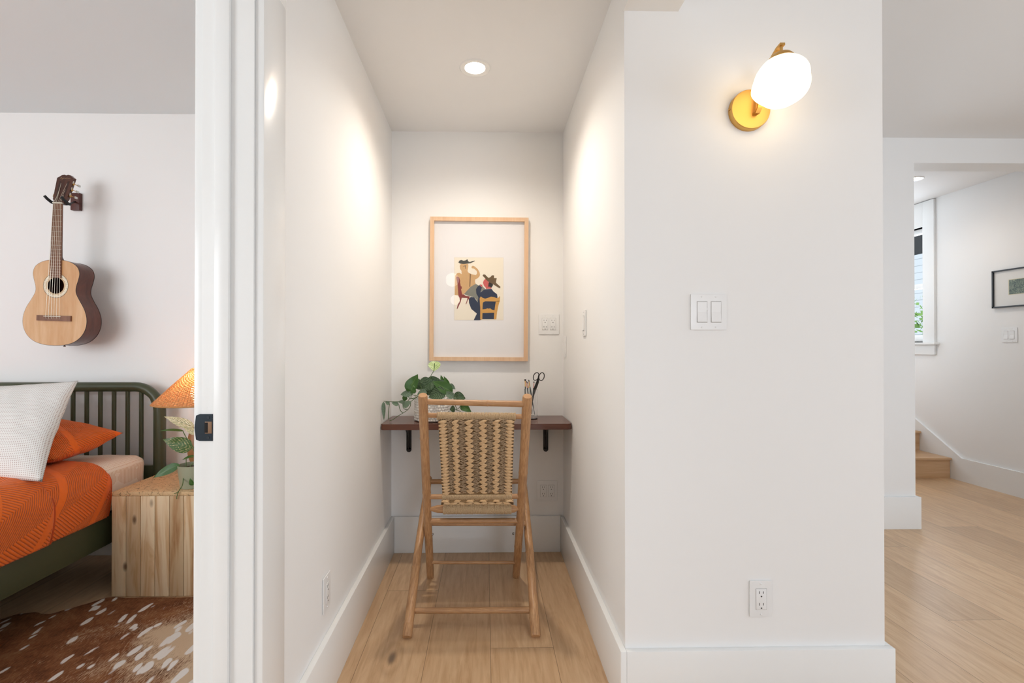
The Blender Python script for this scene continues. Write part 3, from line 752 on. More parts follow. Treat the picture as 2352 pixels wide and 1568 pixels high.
q.lathe([(.080, .787), (.090, .79), (.0925, .81), (.0925, .915), (.088, .93), (.080, .932), (.078, .925), (.078, .90)], (-.292, 2.672, 0), 40)
pot = q.build('pot', KN, PL)
q = MB()
for j in range(10):
    for i in range(38):
        a = 2*pi*(i+.5*(j % 2))/38+RND.uniform(-.04, .04); z = .797+j*.0140; rr = .0925
        o = Vector((-.292+rr*cos(a), 2.672+rr*sin(a), z+RND.uniform(-.001, .001)))
        sx = .0080*RND.uniform(.85, 1.15); tl = RND.uniform(-.5, .5)
        t1 = Vector((-sin(a), cos(a), 0)); t2 = Vector((0, 0, 1)); n_ = Vector((cos(a), sin(a), 0))
        for _ in (0,):
            rings = []
            for (rr2, hh) in ((1, 0), (.8, .5), (.4, .85)):
                rings.append([q.bm.verts.new(o+(t1*cos(k*pi/3+tl)*sx+t2*sin(k*pi/3+tl)*sx*.85)*rr2+n_*hh*.0055) for k in range(6)])
            top = q.bm.verts.new(o+n_*.0052)
            for r0, r1 in zip(rings, rings[1:]):
                for k in range(6): q.quad([r0[k], r0[(k+1) % 6], r1[(k+1) % 6], r1[k]])
            for k in range(6): q.quad([rings[-1][k], rings[-1][(k+1) % 6], top])
q.build('knob_texture', KN, pot)
MB().lathe([(.077, .905), (.0001, .912)], (-.292, 2.672, 0), 24).build('soil', plain('potting soil', '3a2b21', .9), PL)
Z = lambda x, y, Y=2.62: at(870+x/8.713, 820+y/8.713, Y)
S8 = 1/8.713*.00238
d_, v_, g_ = MB(), MB(), MB()
def L8(mb, b, t, w, Y=2.62, dY=0, **k): leaf(mb, Z(b[0], b[1], Y), Z(t[0], t[1], Y+dY), w*S8*2.0*.52, **k)
L8(d_, (585, 665), (790, 348), 235, 2.60, .02, heart=.1, curl=-.12)
L8(d_, (1450, 690), (1075, 480), 215, 2.555, -.01, heart=.1)
L8(d_, (640, 690), (690, 560), 200, 2.58, heart=.3)
L8(d_, (1640, 960), (1850, 1090), 150, 2.62, -.02)
L8(d_, (1290, 520), (1240, 355), 70, 2.70); L8(d_, (1400, 590), (1300, 378), 95, 2.68); L8(d_, (545, 780), (490, 885), 100, 2.59)
L8(v_, (800, 590), (800, 428), 150, 2.62); L8(v_, (985, 455), (795, 490), 130, 2.60, heart=.2)
L8(v_, (1060, 500), (860, 650), 240, 2.59, heart=.2); L8(v_, (970, 430), (1350, 545), 150, 2.62, curl=.3)
L8(v_, (1310, 690), (985, 800), 240, 2.545, heart=.15); L8(v_, (1000, 600), (1180, 650), 260, 2.60)
L8(v_, (1545, 800), (1735, 815), 210, 2.60, heart=.4, curl=.3); L8(v_, (1530, 1030), (1415, 1050), 130, 2.62)
L8(v_, (900, 560), (700, 600), 160, 2.63); L8(v_, (1180, 560), (1330, 470), 150, 2.68); L8(v_, (1350, 620), (1250, 760), 180, 2.70)
L8(v_, (880, 480), (1020, 600), 190, 2.66); L8(v_, (1100, 640), (900, 760), 190, 2.64)
L8(g_, (1400, 545), (1535, 640), 100, 2.68); L8(g_, (635, 725), (430, 745), 130, 2.58, heart=.2); L8(g_, (960, 690), (760, 745), 140, 2.56)
L8(g_, (1510, 800), (1300, 690), 130, 2.54); L8(g_, (400, 950), (250, 905), 80, 2.56); L8(g_, (215, 935), (130, 895), 70, 2.56); L8(g_, (480, 985), (650, 880), 125, 2.56)
L8(g_, (95, 890), (105, 1270), 75, 2.555, curl=.0); L8(g_, (520, 900), (380, 890), 70, 2.58)
d_.build('foliage', LF_DARK, PL, sub=1, ang=180); v_.build('foliage', LF_VAR, PL, sub=1, ang=180, label='silver mottled dark leaves'); g_.build('foliage', LF_GREY, PL, sub=1, ang=180, label='silvery green leaves')
nl = MB(); leaf(nl, Z(1118, 118, 2.63), Z(1105, 288, 2.60), .066, fold=.15, curl=-.05, heart=.32); nl.build('new_leaf', LF_NEW, PL, sub=1, ang=180, label='bright yellow green new leaf')
s_ = MB()
for pts in ([(800, 770), (690, 850), (640, 900), (630, 980), (570, 1060), (480, 1120), (380, 1180), (290, 1245), (215, 1275)], [(780, 770), (720, 765), (640, 735)], [(760, 810), (620, 835), (560, 880), (300, 890), (100, 880)],
            [(400, 945), (430, 1060), (485, 1120)], [(215, 930), (195, 1100), (188, 1240)], [(480, 985), (510, 1035), (570, 1045)], [(1118, 122), (1100, 270), (1045, 370), (1020, 500)],
            [(820, 545), (860, 640), (870, 760)], [(700, 690), (640, 800), (700, 840)], [(1440, 680), (1520, 790), (1480, 900)], [(1530, 790), (1535, 960), (1560, 1030)], [(1640, 965), (1590, 1030), (1540, 1050), (1640, 1085)], [(590, 690), (600, 800), (640, 830)]):
    s_ = MB(); stem(s_, [Z(x, y, 2.60) for x, y in pts], .0017); s_.build('stem', STEM, PL)

# ================================================================== JAR, BRUSHES, SCISSORS
JX, JY = .252, 2.712
m = MB(); m.lathe([(.0001, .787), (.036, .787), (.0385, .789), (.0385, .800), (.0365, .85), (.0370, .953), (.0350, .953), (.0345, .85), (.0355, .802), (.0001, .798)], (JX, JY, 0), 40)
JG = glass('clear glass', 'ffffff')
J = m.build('glass_tumbler', JG, None, label='clear glass tumbler holding paintbrushes and scissors on the desk shelf', cat='glass')
ZJ = lambda x, y, Y=JY: at(1190+x/11.2, 840+y/11.2, Y)
brs = [((183, 345), (186, 1260), 'f0c070', '26332f', .0026, 'leftmost paintbrush with a wide flat dark tip in the glass tumbler', 2.70, 1),
       ((212, 385), (330, 1255), 'e9a58c', '2c3c3c', .0024, 'paintbrush with a copper ferrule, second from the left in the glass tumbler', 2.705, 0),
       ((243, 405), (385, 1235), 'e3b46c', 'd9dcda', .0024, 'white handled paintbrush in the glass tumbler', 2.70, 0),
       ((273, 355), (428, 1255), 'e0b468', '2b3f42', .0027, 'dark paintbrush with a brass ferrule and pointed dark tip in the glass tumbler', 2.71, 0),
       ((412, 395), (345, 1240), 'eeb4a6', '33454f', .0026, 'paintbrush with a pink copper ferrule behind the scissors', 2.735, 0)]
for (tp, bt, fc, hc, r, lab, Y, flat) in brs:
    a = ZJ(*tp, Y); b = ZJ(*bt, Y); b.z = .8035 if b.z < .8035 else b.z; d = (b-a)
    T = thing('paintbrush', lab, 'paintbrush', (b.x, b.y, b.z), group='paintbrushes in the tumbler')
    MB().tube([a+d*.20, a+d*.35, a+d*.6, b], [r*1.0, r*1.25, r, r*.5], 10).build('handle', plain('brush handle '+hc, hc, .3), T)
    MB().tube([a+d*.045, a+d*.10, a+d*.205], [r*(1.4 if flat else 1.0), r*1.0, r*1.02], 10).build('ferrule', plain('ferrule '+fc, fc, .3, .6), T)
    MB().tube([a, a+d*.01, a+d*.05], [r*(2.2 if flat else .3), r*(2.0 if flat else .8), r*1.2], 10).build('bristles', plain('bristle', '2e2622', .8), T)
SS = thing('scissors', 'black handled scissors standing handles up in the glass tumbler', 'scissors', ZJ(372, 1150, 2.70))
for nm, (cx, cy), tilt, Y in (('handle', (462, 272), -22, 2.692), ('handle', (605, 276), -14, 2.700)):
    m = MB(); pts = []
    for k in range(28):
        a = 2*pi*k/28; x = 66*cos(a); y = 104*sin(a); c, s = cos(radians(-tilt)), sin(radians(-tilt))
        pts.append(ZJ(cx+x*c-y*s, cy+x*s+y*c, Y))
    m.tube(pts, .0024, 8, closed=True)
    sgn = -1 if cx < 500 else 1
    k0 = [(522-sgn*6, 330), (500-sgn*18, 420), (455-sgn*20, 540), (420-sgn*14, 640)]
    m.tube([ZJ(x, y, Y) for x, y in [(525, 240)]+k0], [.002, .0036, .0042, .0042, .0036], 8, rb=.6)
    m.build(nm, plain('scissor plastic', '17140f', .35), SS)
m = MB(); P = [ZJ(430, 620, 2.696), ZJ(395, 740, 2.696), ZJ(350, 980, 2.70), ZJ(318, 1160, 2.70)]
m.tube(P, [.0060, .0052, .0035, .0006], 8, rb=.3); m.build('blade', plain('dark blade steel', '33312f', .35, .6), SS)

# ================================================================== BEDROOM : GUITAR
g = lambda x, y, Y=2.62: at(x/3.5636, 380+y/3.5636, Y)
GB, GN = g(443, 1468), g(481, 310); ax = (GN-GB).normalized(); px_ = Vector((ax.z, 0, -ax.x)); ku = (GN-GB).length/1158.6
def GP(s, h, dy=0.0): return GB+ax*(s*ku)+px_*(h*ku)+Vector((0, dy, 0))
GT = thing('acoustic_guitar', 'classical acoustic guitar hanging on the bedroom wall above the bed', 'guitar', GB)
def cr(P, n=8):
    o = []
    for i in range(len(P)-1):
        a, b, c, d = P[max(i-1, 0)], P[i], P[i+1], P[min(i+2, len(P)-1)]
        for k in range(n):
            t = k/n; o.append(tuple(.5*(2*b[j]+(c[j]-a[j])*t+(2*a[j]-5*b[j]+4*c[j]-d[j])*t*t+(-a[j]+3*b[j]-3*c[j]+d[j])*t**3) for j in (0, 1)))
    o.append(P[-1]); return o
half = cr([(-4, 0), (2, 80), (28, 160), (80, 220), (150, 252), (225, 255), (300, 232), (370, 192), (430, 163), (480, 163), (535, 178), (590, 186), (640, 168), (675, 120), (692, 60), (694, 0)], 5)
outl = half+[(s, -h) for s, h in half[-2:0:-1]]
DB = .098
m = MB(); n = len(outl)
F = [m.bm.verts.new(GP(s, h, 0)) for s, h in outl]; Bk = [m.bm.verts.new(GP(s, h, DB)) for s, h in outl]
for k in range(n): m.quad([F[k], Bk[k], Bk[(k+1) % n], F[(k+1) % n]])
m.quad(Bk); m.build('body', MAHOG, GT, label='dark mahogany sides and back')
# soundboard with a real sound hole
m = MB(); hs, hr = 485, 66; N = 48
def ray_out(a):
    best = None; dx, dy = cos(a), sin(a)
    for k in range(n):
        s1, h1 = outl[k]; s2, h2 = outl[(k+1) % n]; x1, y1, x2, y2 = h1, s1-hs, h2, s2-hs
        den = dx*(y2-y1)-dy*(x2-x1)
        if abs(den) < 1e-9: continue
        t = (x1*(y2-y1)-y1*(x2-x1))/den; q_ = (x1*dy-y1*dx)/den
        if t > 0 and -1e-6 <= q_ <= 1+1e-6 and (best is None or t > best): best = t
    return best
N = 120; ro, ri = [], []
for k in range(N):
    a = 2*pi*k/N; t = ray_out(a); ro.append(m.bm.verts.new(GP(hs+t*sin(a), t*cos(a), -.0015))); ri.append(m.bm.verts.new(GP(hs+hr*sin(a), hr*cos(a), -.0015)))
for k in range(N): m.quad([ro[k], ro[(k+1) % N], ri[(k+1) % N], ri[k]])
m.build('soundboard', SPRUCE, GT, smooth=False)
for dy in (0, DB):
    MB().tube([GP(s, h, dy) for s, h in outl], .0016, 6, closed=True).build('binding', plain('binding', '2a1c18', .35), GT)
def ring(r0, r1, dy, name, mat, **k):
    mb = MB(); A = [mb.bm.verts.new(GP(hs+r0*sin(2*pi*k/64), r0*cos(2*pi*k/64), dy)) for k in range(64)]; B = [mb.bm.verts.new(GP(hs+r1*sin(2*pi*k/64), r1*cos(2*pi*k/64), dy)) for k in range(64)]
    for k2 in range(64): mb.quad([A[k2], A[(k2+1) % 64], B[(k2+1) % 64], B[k2]])
    return mb.build(name, mat, GT, smooth=False, **k)
def rosette_mat():
    m = NM('rosette', .4); v = m.n('ShaderNodeTexVoronoi'); m.l(m.geo(), v.inputs['Vector']); v.inputs['Scale'].default_value = 330
    m.col(m.ramp(v.outputs['Distance'], [(.2, 'a58f6f'), (.45, 'efe4cc')])); return m.m
ring(69, 75, -.0019, 'rosette_ring', plain('rosette ring', 'd8c7a4', .4)); ring(78, 98, -.0020, 'rosette', rosette_mat(), label='cream mosaic rosette'); ring(98, 102, -.0019, 'rosette_ring', plain('rosette dark', '7d6a4c', .4))
def slab(mb, pts, d0, d1):
    A = [mb.bm.verts.new(GP(s, h, d0)) for s, h in pts]; B = [mb.bm.verts.new(GP(s, h, d1)) for s, h in pts]
    mb.quad(A); mb.quad(B[::-1])
    for k in range(len(pts)): mb.quad([A[k], B[k], B[(k+1) % len(pts)], A[(k+1) % len(pts)]])
    return mb
FRETM = plain('fret wire', 'd8d2c4', .3, .8)
FB = slab(MB(), [(548, -46), (548, 46), (1158, 36), (1158, -36)], -.0075, -.0016).build('fingerboard', FRETWD, GT, smooth=False)
for k in range(1, 19):
    s = 1158-932*(1-2**(-k/12))
    if s < 552: break
    h = 36+(1158-s)/610*10; MB().tube([GP(s, -h, -.008), GP(s, h, -.008)], .0009, 6).build('fret', FRETM, FB)
m = MB(); rr = []
for i, (s, dd) in enumerate(((1158, .012), (1000, .0135), (800, .015), (720, .019), (700, .034), (690, .058))):
    h = 35+(1158-s)/610*9; rr.append([m.bm.verts.new(GP(s, h*cos(a), -.0016+dd*sin(a))) for a in [pi*k/8 for k in range(9)]])
for a, b in zip(rr, rr[1:]):
    for k in range(8): m.quad([a[k], a[k+1], b[k+1], b[k]])
m.quad(rr[0]); m.quad(rr[-1]); m.build('neck', HEADWD, GT)
# headstock, tilted back
ph = radians(14)
def HP(s, h, dy=0): return GP(1158+(s*cos(ph)), h, s*ku*sin(ph)+dy)
hp = [(0, -37), (18, -42), (40, -56), (150, -63), (235, -68), (248, -50), (262, -34), (266, -14), (260, 0), (266, 14), (262, 34), (248, 50), (235, 68), (150, 63), (40, 56), (18, 42), (0, 37)]
m = MB(); A = [m.bm.verts.new(HP(s, h, -.001)) for s, h in hp]; B = [m.bm.verts.new(HP(s, h, .016)) for s, h in hp]
m.quad(A); m.quad(B[::-1])
for k in range(len(hp)): m.quad([A[k], B[k], B[(k+1) % len(hp)], A[(k+1) % len(hp)]])
HS = m.build('headstock', HEADWD, GT, smooth=False)
for sx in (-1, 1):
    m = MB(); sl = [(62, sx*22), (62, sx*36), (205, sx*42), (205, sx*26)]
    A = [m.bm.verts.new(HP(s, h, -.0014)) for s, h in sl]; B = [m.bm.verts.new(HP(s, h, .0164)) for s, h in sl]
    m.quad(A); m.quad(B[::-1])
    for k in range(4): m.quad([A[k], B[k], B[(k+1) % 4], A[(k+1) % 4]])
    m.build('slot', plain('headstock slot', '38201a', .6), HS, smooth=False)
MB().tube([HP(228, -40, -.0016), HP(240, -30, -.0016), HP(222, -24, -.0016), HP(236, -12, -.0016), HP(230, 2, -.0016), HP(236, 14, -.0016), HP(231, 30, -.0016), HP(236, 42, -.0016)], .0007, 5).build('script_logo', plain('gold decal', 'c8a878', .4), HS)
CRM = plain('cream roller', 'ece3d2', .4); SIL = plain('nickel', 'cfc8ba', .25, .85)
tops = {}
for i, s in enumerate((75, 130, 185)):
    for sx in (-1, 1):
        T_ = MB().tube([HP(s, sx*20, .004), HP(s, sx*(40), .004)], .0042, 10).build('tuner_roller', CRM, HS)
        tops[(i, sx)] = HP(s, sx*24, -.001)
        mh = MB(); mh.tube([HP(s, sx*58, .008), HP(s, sx*72, .010)], .0028, 8); mh.tube([HP(s-12, sx*68, .008), HP(s+12, sx*68, .008)], .0035, 8)
        mh.tube([HP(s, sx*70, .012), HP(s, sx*72, .030)], .0017, 8)
        T2 = mh.build('tuner', plain('brass gear', 'b58b4a', .3, .8), HS)
        b = MB(); c = HP(s, sx*73, .038); b.rbox(c, (.0035, .009, .0062), .0034, 5); b.build('tuner_button', plain('pearl button', 'dcdcd6', .25), HS)
for i, s0 in enumerate((48, 102, 158)):
    mh = MB(); mh.tube([HP(s0+27, 69, .002), HP(s0+27+22, 69, .002)], .003, 8); mh.build('tuner_plate', SIL, HS)
m = slab(MB(), [(1154, -38), (1154, 38), (1164, 38), (1164, -38)], -.0105, -.001); m.build('nut', CRM, GT, smooth=False)
m = slab(MB(), [(196, -137), (196, 137), (240, 137), (240, -137)], -.0095, -.0016); BR = m.build('bridge', FRETWD, GT, smooth=False)
m = slab(MB(), [(230, -78), (230, 60), (235, 60), (235, -78)], -.0125, -.009); m.build('saddle', CRM, BR, smooth=False)
STR = plain('guitar string', 'd9d0bd', .35, .4)
for k in range(6):
    h0 = -58+k*21.5; h1 = -29+k*11.6; sx = -1 if k < 3 else 1; i = k if k < 3 else 5-k
    MB().tube([GP(212, h0, -.0096), GP(233, h0, -.0130), GP(1160, h1, -.0112), tops[(i, sx)]], .00075 if k > 2 else .0010, 5).build('string', STR, GT)
m = MB(); m.tube([GP(-2, 20, DB*.5), GP(-8, 20, DB*.5), GP(-14, 20, DB*.5)], [.003, .005, .006], 10); m.build('strap_button', SIL, GT)
# hanger
HG = thing('guitar_hanger', 'dark red wood wall block with a black padded yoke holding the guitar neck', 'guitar hanger', (-2.335, YB, 2.015))
m = MB(); m.box(-2.366, -2.316, 2.816, YB, 1.966, 2.066, bev=.004); m.build('wall_block', BLOCK, HG)
c0 = Vector((-2.342, 2.82, 2.015)); hub = HP(14, 6, .036)
m = MB(); m.tube([c0, c0.lerp(hub, .5)+Vector((0, 0, -.004)), hub], .0045, 10); m.build('arm', BLACK, HG)
m = MB()
L_ = HP(10, -62, .0); R_ = HP(10, 62, .0)
m.tube([hub+Vector((0, 0, -.002)), hub+px_*-.020, HP(6, -56, .024), L_, L_+Vector((-.004, -.020, .012)), L_+Vector((-.008, -.032, .024))], [.006, .0065, .007, .0075, .0075, .0068], 10)
m.tube([hub+Vector((0, 0, -.002)), hub+px_*.020, HP(6, 56, .024), R_, R_+Vector((.000, -.018, .010)), R_+Vector((-.002, -.030, .022))], [.006, .0065, .007, .0075, .0075, .0068], 10)
m.build('yoke', plain('black foam', '1d2124', .7), HG)

# ================================================================== BED
OLIVE = plain('olive green metal', '454a33', .38, 0, .5, .03)
BX = -1.808; BY = 2.742
BD = thing('bed', 'olive green metal bed frame with a spindle headboard', 'bed', (-2.63, 1.73, 0))
def lathe_post(x): return None
XLb = -3.46
pts = [(XLb, BY, 0), (XLb, BY, .5), (XLb, BY, .83)]+[(XLb+.135*(1-cos(a)), BY, .83+.135*sin(a)) for a in [pi/2*k/8 for k in range(1, 9)]]
pts += [(BX-.135-.0+.135*sin(a), BY, .83+.135*cos(a)) for a in [pi/2*k/10 for k in range(11)]]+[(BX, BY, .5), (BX, BY, 0)]
N = len(pts); rad = [.030 if p[2] < .9 else .0265 for p in pts]
HB = MB().tube(pts, rad, 18).build('headboard', OLIVE, BD, ang=60)
x = -1.9095
while x > XLb+.06:
    MB().tube([(x, BY, .52), (x, BY, .945)], .0108, 12).build('spindle', OLIVE, HB); x -= .0747
MB().box(XLb, BX, BY-.015, BY+.015, .39, .531, bev=.004).build('lower_rail', OLIVE, BD)
MB().box(-1.855, -1.823, .74, BY, .232, .366, bev=.004).build('side_rail', OLIVE, BD)
MB().box(XLb-.005, XLb+.027, .74, BY, .05, .366, bev=.004).build('side_rail', OLIVE, BD)  # unseen far rail, deepened to keep light out from under the bed
MB().box(XLb, -1.825, .72, .752, .05, .40, bev=.004).build('footboard_light_block', OLIVE, BD)  # unseen foot end, extended down to block window light under the bed
MB().box(XLb+.03, -1.86, .76, BY-.03, .345, .3655).build('slat_base', OLIVE, BD)
for x0 in (-1.85, XLb): MB().tube([(x0, .74, 0), (x0, .74, .37)], .028, 14).build('leg', OLIVE, BD)
def gingham(name, basec, dotc, period=.0078, rough=.85):
    m = NM(name, rough, 0, .2); uv = m.n('ShaderNodeUVMap').outputs[0]; s = m.n('ShaderNodeSeparateXYZ'); m.l(uv, s.inputs[0])
    a = m.math('FRACT', m.math('DIVIDE', s.outputs[0], period)); b = m.math('FRACT', m.math('DIVIDE', s.outputs[1], period))
    da = m.math('ABSOLUTE', m.math('SUBTRACT', a, .5)); db = m.math('ABSOLUTE', m.math('SUBTRACT', b, .5))
    d = m.math('MULTIPLY', m.math('LESS_THAN', da, .22), m.math('LESS_THAN', db, .22))
    m.col(m.mix(d, basec, dotc)); m.bump(m.math('ADD', m.noise(m.geo(), 18, 3), m.math('MULTIPLY', m.noise(m.geo(), 500, 1), .1)), .25, .004); return m.m
def wr(amp, f):          # gentle cloth wrinkles
    return lambda p: Vector((mnoise.noise(p*f), mnoise.noise(p*f+Vector((7, 0, 0))), mnoise.noise(p*f+Vector((0, 9, 0)))))*amp
SHEET = gingham('ribbed cream sheet', 'f9eedf', 'e2c7ab', .0085)
m = MB(); m.rbox((-2.635, 1.755, .487), (.797, .947, .120), .055, 40, wr(.004, 9))
for f in m.bm.faces:
    for l in f.loops: c = l.vert.co; l[m.uv].uv = (c.x if abs(f.normal.x) < .5 else c.z, c.y)
m.build('mattress', SHEET, None, label='mattress in a cream dotted fitted sheet on the olive bed', cat='mattress', ang=180)
def quilt_mat():
    m = NM('orange quilted cotton', .75, 0, .25); uv = m.n('ShaderNodeUVMap').outputs[0]; s = m.n('ShaderNodeSeparateXYZ'); m.l(uv, s.inputs[0])
    U, V = s.outputs[0], s.outputs[1]
    a = m.math('PINGPONG', m.math('ADD', U, m.math('MULTIPLY', V, .35)), .11)
    st = m.math('SUBTRACT', V, m.math('MULTIPLY', a, .85))
    f = m.math('ABSOLUTE', m.math('SINE', m.math('MULTIPLY', st, pi/.0125)))
    band = m.math('LESS_THAN', m.math('FRACT', m.math('DIVIDE', m.math('ADD', m.math('MULTIPLY', U, .62), V), .27)), .14)
    h = m.mix(band, m.math('POWER', f, .4), 1.0)
    c = m.mix(m.ramp(h, [(.0, (1, 1, 1, 1)), (.45, (0, 0, 0, 1))]), 'fb7422', 'd8530e')
    m.col(c); m.b.inputs['Sheen Weight'].default_value = .15
    m.bump(m.math('ADD', h, m.math('MULTIPLY', m.noise(m.geo(), 12, 3), 2.5)), 1.0, .006); return m.m
ORANGE = quilt_mat()
def shell(y0, y1, off, name, parent=None, **kw):
    """cloth lying over the mattress and down its right side"""
    prof = cr([(-3.45, .40), (-3.44, .55), (-3.40, .612+off), (-3.2, .619+off), (-2.6, .619+off), (-2.1, .623+off), (-1.96, .619+off), (-1.885, .603+off*.9), (-1.838+off*.6, .552), (-1.828+off*.8, .48), (-1.824+off*.8, .42), (-1.829+off*.8, .372)], 4)
    L = [0]
    for a, b in zip(prof, prof[1:]): L.append(L[-1]+sqrt((a[0]-b[0])**2+(a[1]-b[1])**2))
    mb = MB(); NV = 60; nr = len(prof); V = []
    def yend(v): return y0+(y1-y0)*v
    for inner in (0, 1):
        rows = []
        for j in range(NV+1):
            v = j/NV; row = []
            for i, (x, z) in enumerate(prof):
                y = yend(v); e = min(1, (y1-y)/.018); edge = sqrt(max(0, 1-(1-e)**2)) if e < 1 else 1
                th = .014*edge+.001
                p = Vector((x, y, z)); a = prof[max(i-1, 0)]; b = prof[min(i+1, nr-1)]; t = Vector((b[0]-a[0], 0, b[1]-a[1])).normalized(); nrm = Vector((-t.z, 0, t.x))
                if nrm.z < 0 and abs(t.x) > .5: nrm = -nrm
                wv_ = mnoise.noise(Vector((x*4, y*5, z*5)))*.006+mnoise.noise(Vector((x*14, y*13, z*14)))*.0025
                q_ = p+nrm*(th+wv_ if not inner else 0.0)
                if i > nr-22: q_.y += .010*sin(i*.25)
                row.append(mb.bm.verts.new(q_))
            rows.append(row)
        V.append(rows)
        for j in range(NV):
            for i in range(nr-1):
                uvs = [(L[i], yend(j/NV)), (L[i+1], yend(j/NV)), (L[i+1], yend((j+1)/NV)), (L[i], yend((j+1)/NV))]
                mb.quad([rows[j][i], rows[j][i+1], rows[j+1][i+1], rows[j+1][i]], uvs)
    for j in range(NV):
        mb.quad([V[0][j][-1], V[1][j][-1], V[1][j+1][-1], V[0][j+1][-1]])
    for i in range(nr-1): mb.quad([V[0][NV][i], V[0][NV][i+1], V[1][NV][i+1], V[1][NV][i]])
    ed = [V[0][NV][i].co.copy()+Vector((0, -.002, -.004)) for i in range(nr)]
    o = mb.build(name, ORANGE, parent, ang=180, **kw)
    return o, ed
QT = thing('quilt', 'orange chevron-stitched quilt covering the bed', 'quilt', (-2.63, 1.6, .37))
o, ed = shell(.80, 2.41, .002, 'cover', QT)
MB().tube(ed, .0045, 8).build('piping', plain('orange piping', 'dd5814', .7), o)
o2, ed2 = shell(.79, 2.075, .021, 'folded_layer', QT)
MB().tube(ed2, .0055, 8).build('piping', plain('orange piping shade', 'c64b0f', .7), o2)

def pillow(name, BL, BR_, TR, TL, T, mat, nrm, label, corner=.10, sag=0, flange=0):
    BL, BR_, TR, TL = map(Vector, (BL, BR_, TR, TL)); nrm = Vector(nrm).normalized(); mb = MB(); n = 36
    W_ = (BR_-BL).length; H_ = (TL-BL).length
    def f(side):
        def q(u, v):
            p = BL.lerp(BR_, u).lerp(TL.lerp(TR, u), v); a, b = (u-.5)*2, (v-.5)*2
            pin = 1-corner*(1-a*a)*abs(b)**3*0; c = (BL+BR_+TR+TL)/4
            ex = (BR_-BL)/2; ey = (TL-BL)/2
            p = p-ex*a*corner*(1-b*b)**1*(abs(a)**2)-ey*b*corner*(1-a*a)*(abs(b)**2)
            h = T*((1-abs(a)**2.6)*(1-abs(b)**2.6))**.55
            w2 = (mnoise.noise(p*7)*.012+mnoise.noise(p*22)*.004)*min(1, h/T*1.4)
            pin2 = mnoise.noise(Vector((u*9, v*9, side)))*.004*min(1, h/T*3)
            return p+nrm*(side*h+w2+pin2)
        return q
    A = mb.grid(f(1), n, n, lambda u, v: (u*W_, v*H_)); B = mb.grid(f(-1), n, n, lambda u, v: (u*W_, v*H_))
    bmesh.ops.remove_doubles(mb.bm, verts=mb.bm.verts[:], dist=.0004)
    return mb.build(name, mat, None, label=label, cat='pillow', ang=180)
WHITEDOT = gingham('white dotted cotton', 'f0eeea', 'b9a79f', .0082)
bR = at(97, 1106, 2.02); tR = at(180, 874, 2.43)
pillow('pillow', bR+Vector((-.66, .03, .0)), bR, tR, tR+Vector((-.64, .03, -.035)), .075, WHITEDOT, (.15, -.75, .55), 'large white dotted pillow leaning in front of the orange pillow', .055)
tipp = at(284, 994, 2.60)
pillow('pillow', (-2.58, 2.22, .69), (-1.955, 2.24, .675), tipp, (-2.60, 2.67, .82), .090, ORANGE, (0, -.35, .95), 'orange quilted pillow lying behind the white dotted pillow', .07)

# ================================================================== NIGHTSTAND
def plank_mat():
    m = NM('reclaimed teak planks', .55, 0, .4); P = m.geo(); s = m.n('ShaderNodeSeparateXYZ'); m.l(P, s.inputs[0])
    idx = m.math('FLOOR', m.math('DIVIDE', m.math('ADD', s.outputs[0], 1.776), .0678)); wn = m.n('ShaderNodeTexWhiteNoise', noise_dimensions='1D'); m.l(idx, wn.inputs['W'])
    cv = m.n('ShaderNodeCombineXYZ'); m.l(s.outputs[0], cv.inputs[0]); m.l(m.math('ADD', s.outputs[1], m.math('MULTIPLY', wn.outputs[0], 9.0)), cv.inputs[1]); m.l(m.math('MULTIPLY', s.outputs[2], .10), cv.inputs[2])
    g = m.noise(cv.outputs[0], 17, 4, .6, 1.0); g2 = m.noise(cv.outputs[0], 120, 3, .6)
    c = m.ramp(g, [(.30, 'c09468'), (.40, 'd9b488'), (.52, 'ecd3ae'), (.8, 'f0dcba')])
    c = m.mix(1.0, c, m.ramp(wn.outputs[0], [(0, (.72, .65, .58, 1)), (.45, (.92, .89, .86, 1)), (1, (1.02, 1.02, 1.02, 1))]), 'MULTIPLY')
    kn = m.n('ShaderNodeTexVoronoi'); m.l(m.map(P, (9, 2, 4.2)), kn.inputs['Vector']); kn.inputs['Scale'].default_value = 1
    c = m.mix(m.ramp(kn.outputs['Distance'], [(.04, (.85, .85, .85, 1)), (.12, (0, 0, 0, 1))]), c, '5f4028')
    m.col(c); m.bump(m.math('ADD', g2, g), .15, .001); return m.m
def endgrain():
    m = NM('end grain top', .6, 0, .4); v = m.n('ShaderNodeTexVoronoi', feature='DISTANCE_TO_EDGE'); m.l(m.map(m.geo(), (1, 1.3, 1)), v.inputs['Vector']); v.inputs['Scale'].default_value = 52
    n_ = m.math('ADD', m.noise(m.geo(), 40, 4, .7), m.math('MULTIPLY', m.noise(m.geo(), 75, 1), .35))
    c = m.mix(m.ramp(m.math('ADD', v.outputs['Distance'], m.math('MULTIPLY', n_, .12)), [(.085, (1, 1, 1, 1)), (.105, (0, 0, 0, 1))]), m.ramp(n_, [(.3, 'c99f6f'), (.7, 'ddba8c')]), '5a4230')
    m.col(c); m.bump(v.outputs['Distance'], .3, .002); return m.m
NX0, NX1, NY0, NY1 = -1.776, -1.3014, 2.352, 2.80
NS = thing('nightstand', 'square teak plank nightstand with an end grain top beside the bed', 'nightstand', ((NX0+NX1)/2, (NY0+NY1)/2, 0))
PM = plank_mat(); m = MB()
for k in range(7): m.box(NX0+k*.0678+.0009, NX0+(k+1)*.0678-.0009, NY0, NY0+.03, .001, .4775, bev=.0028)
m.build('front_panel', PM, NS)
m = MB()
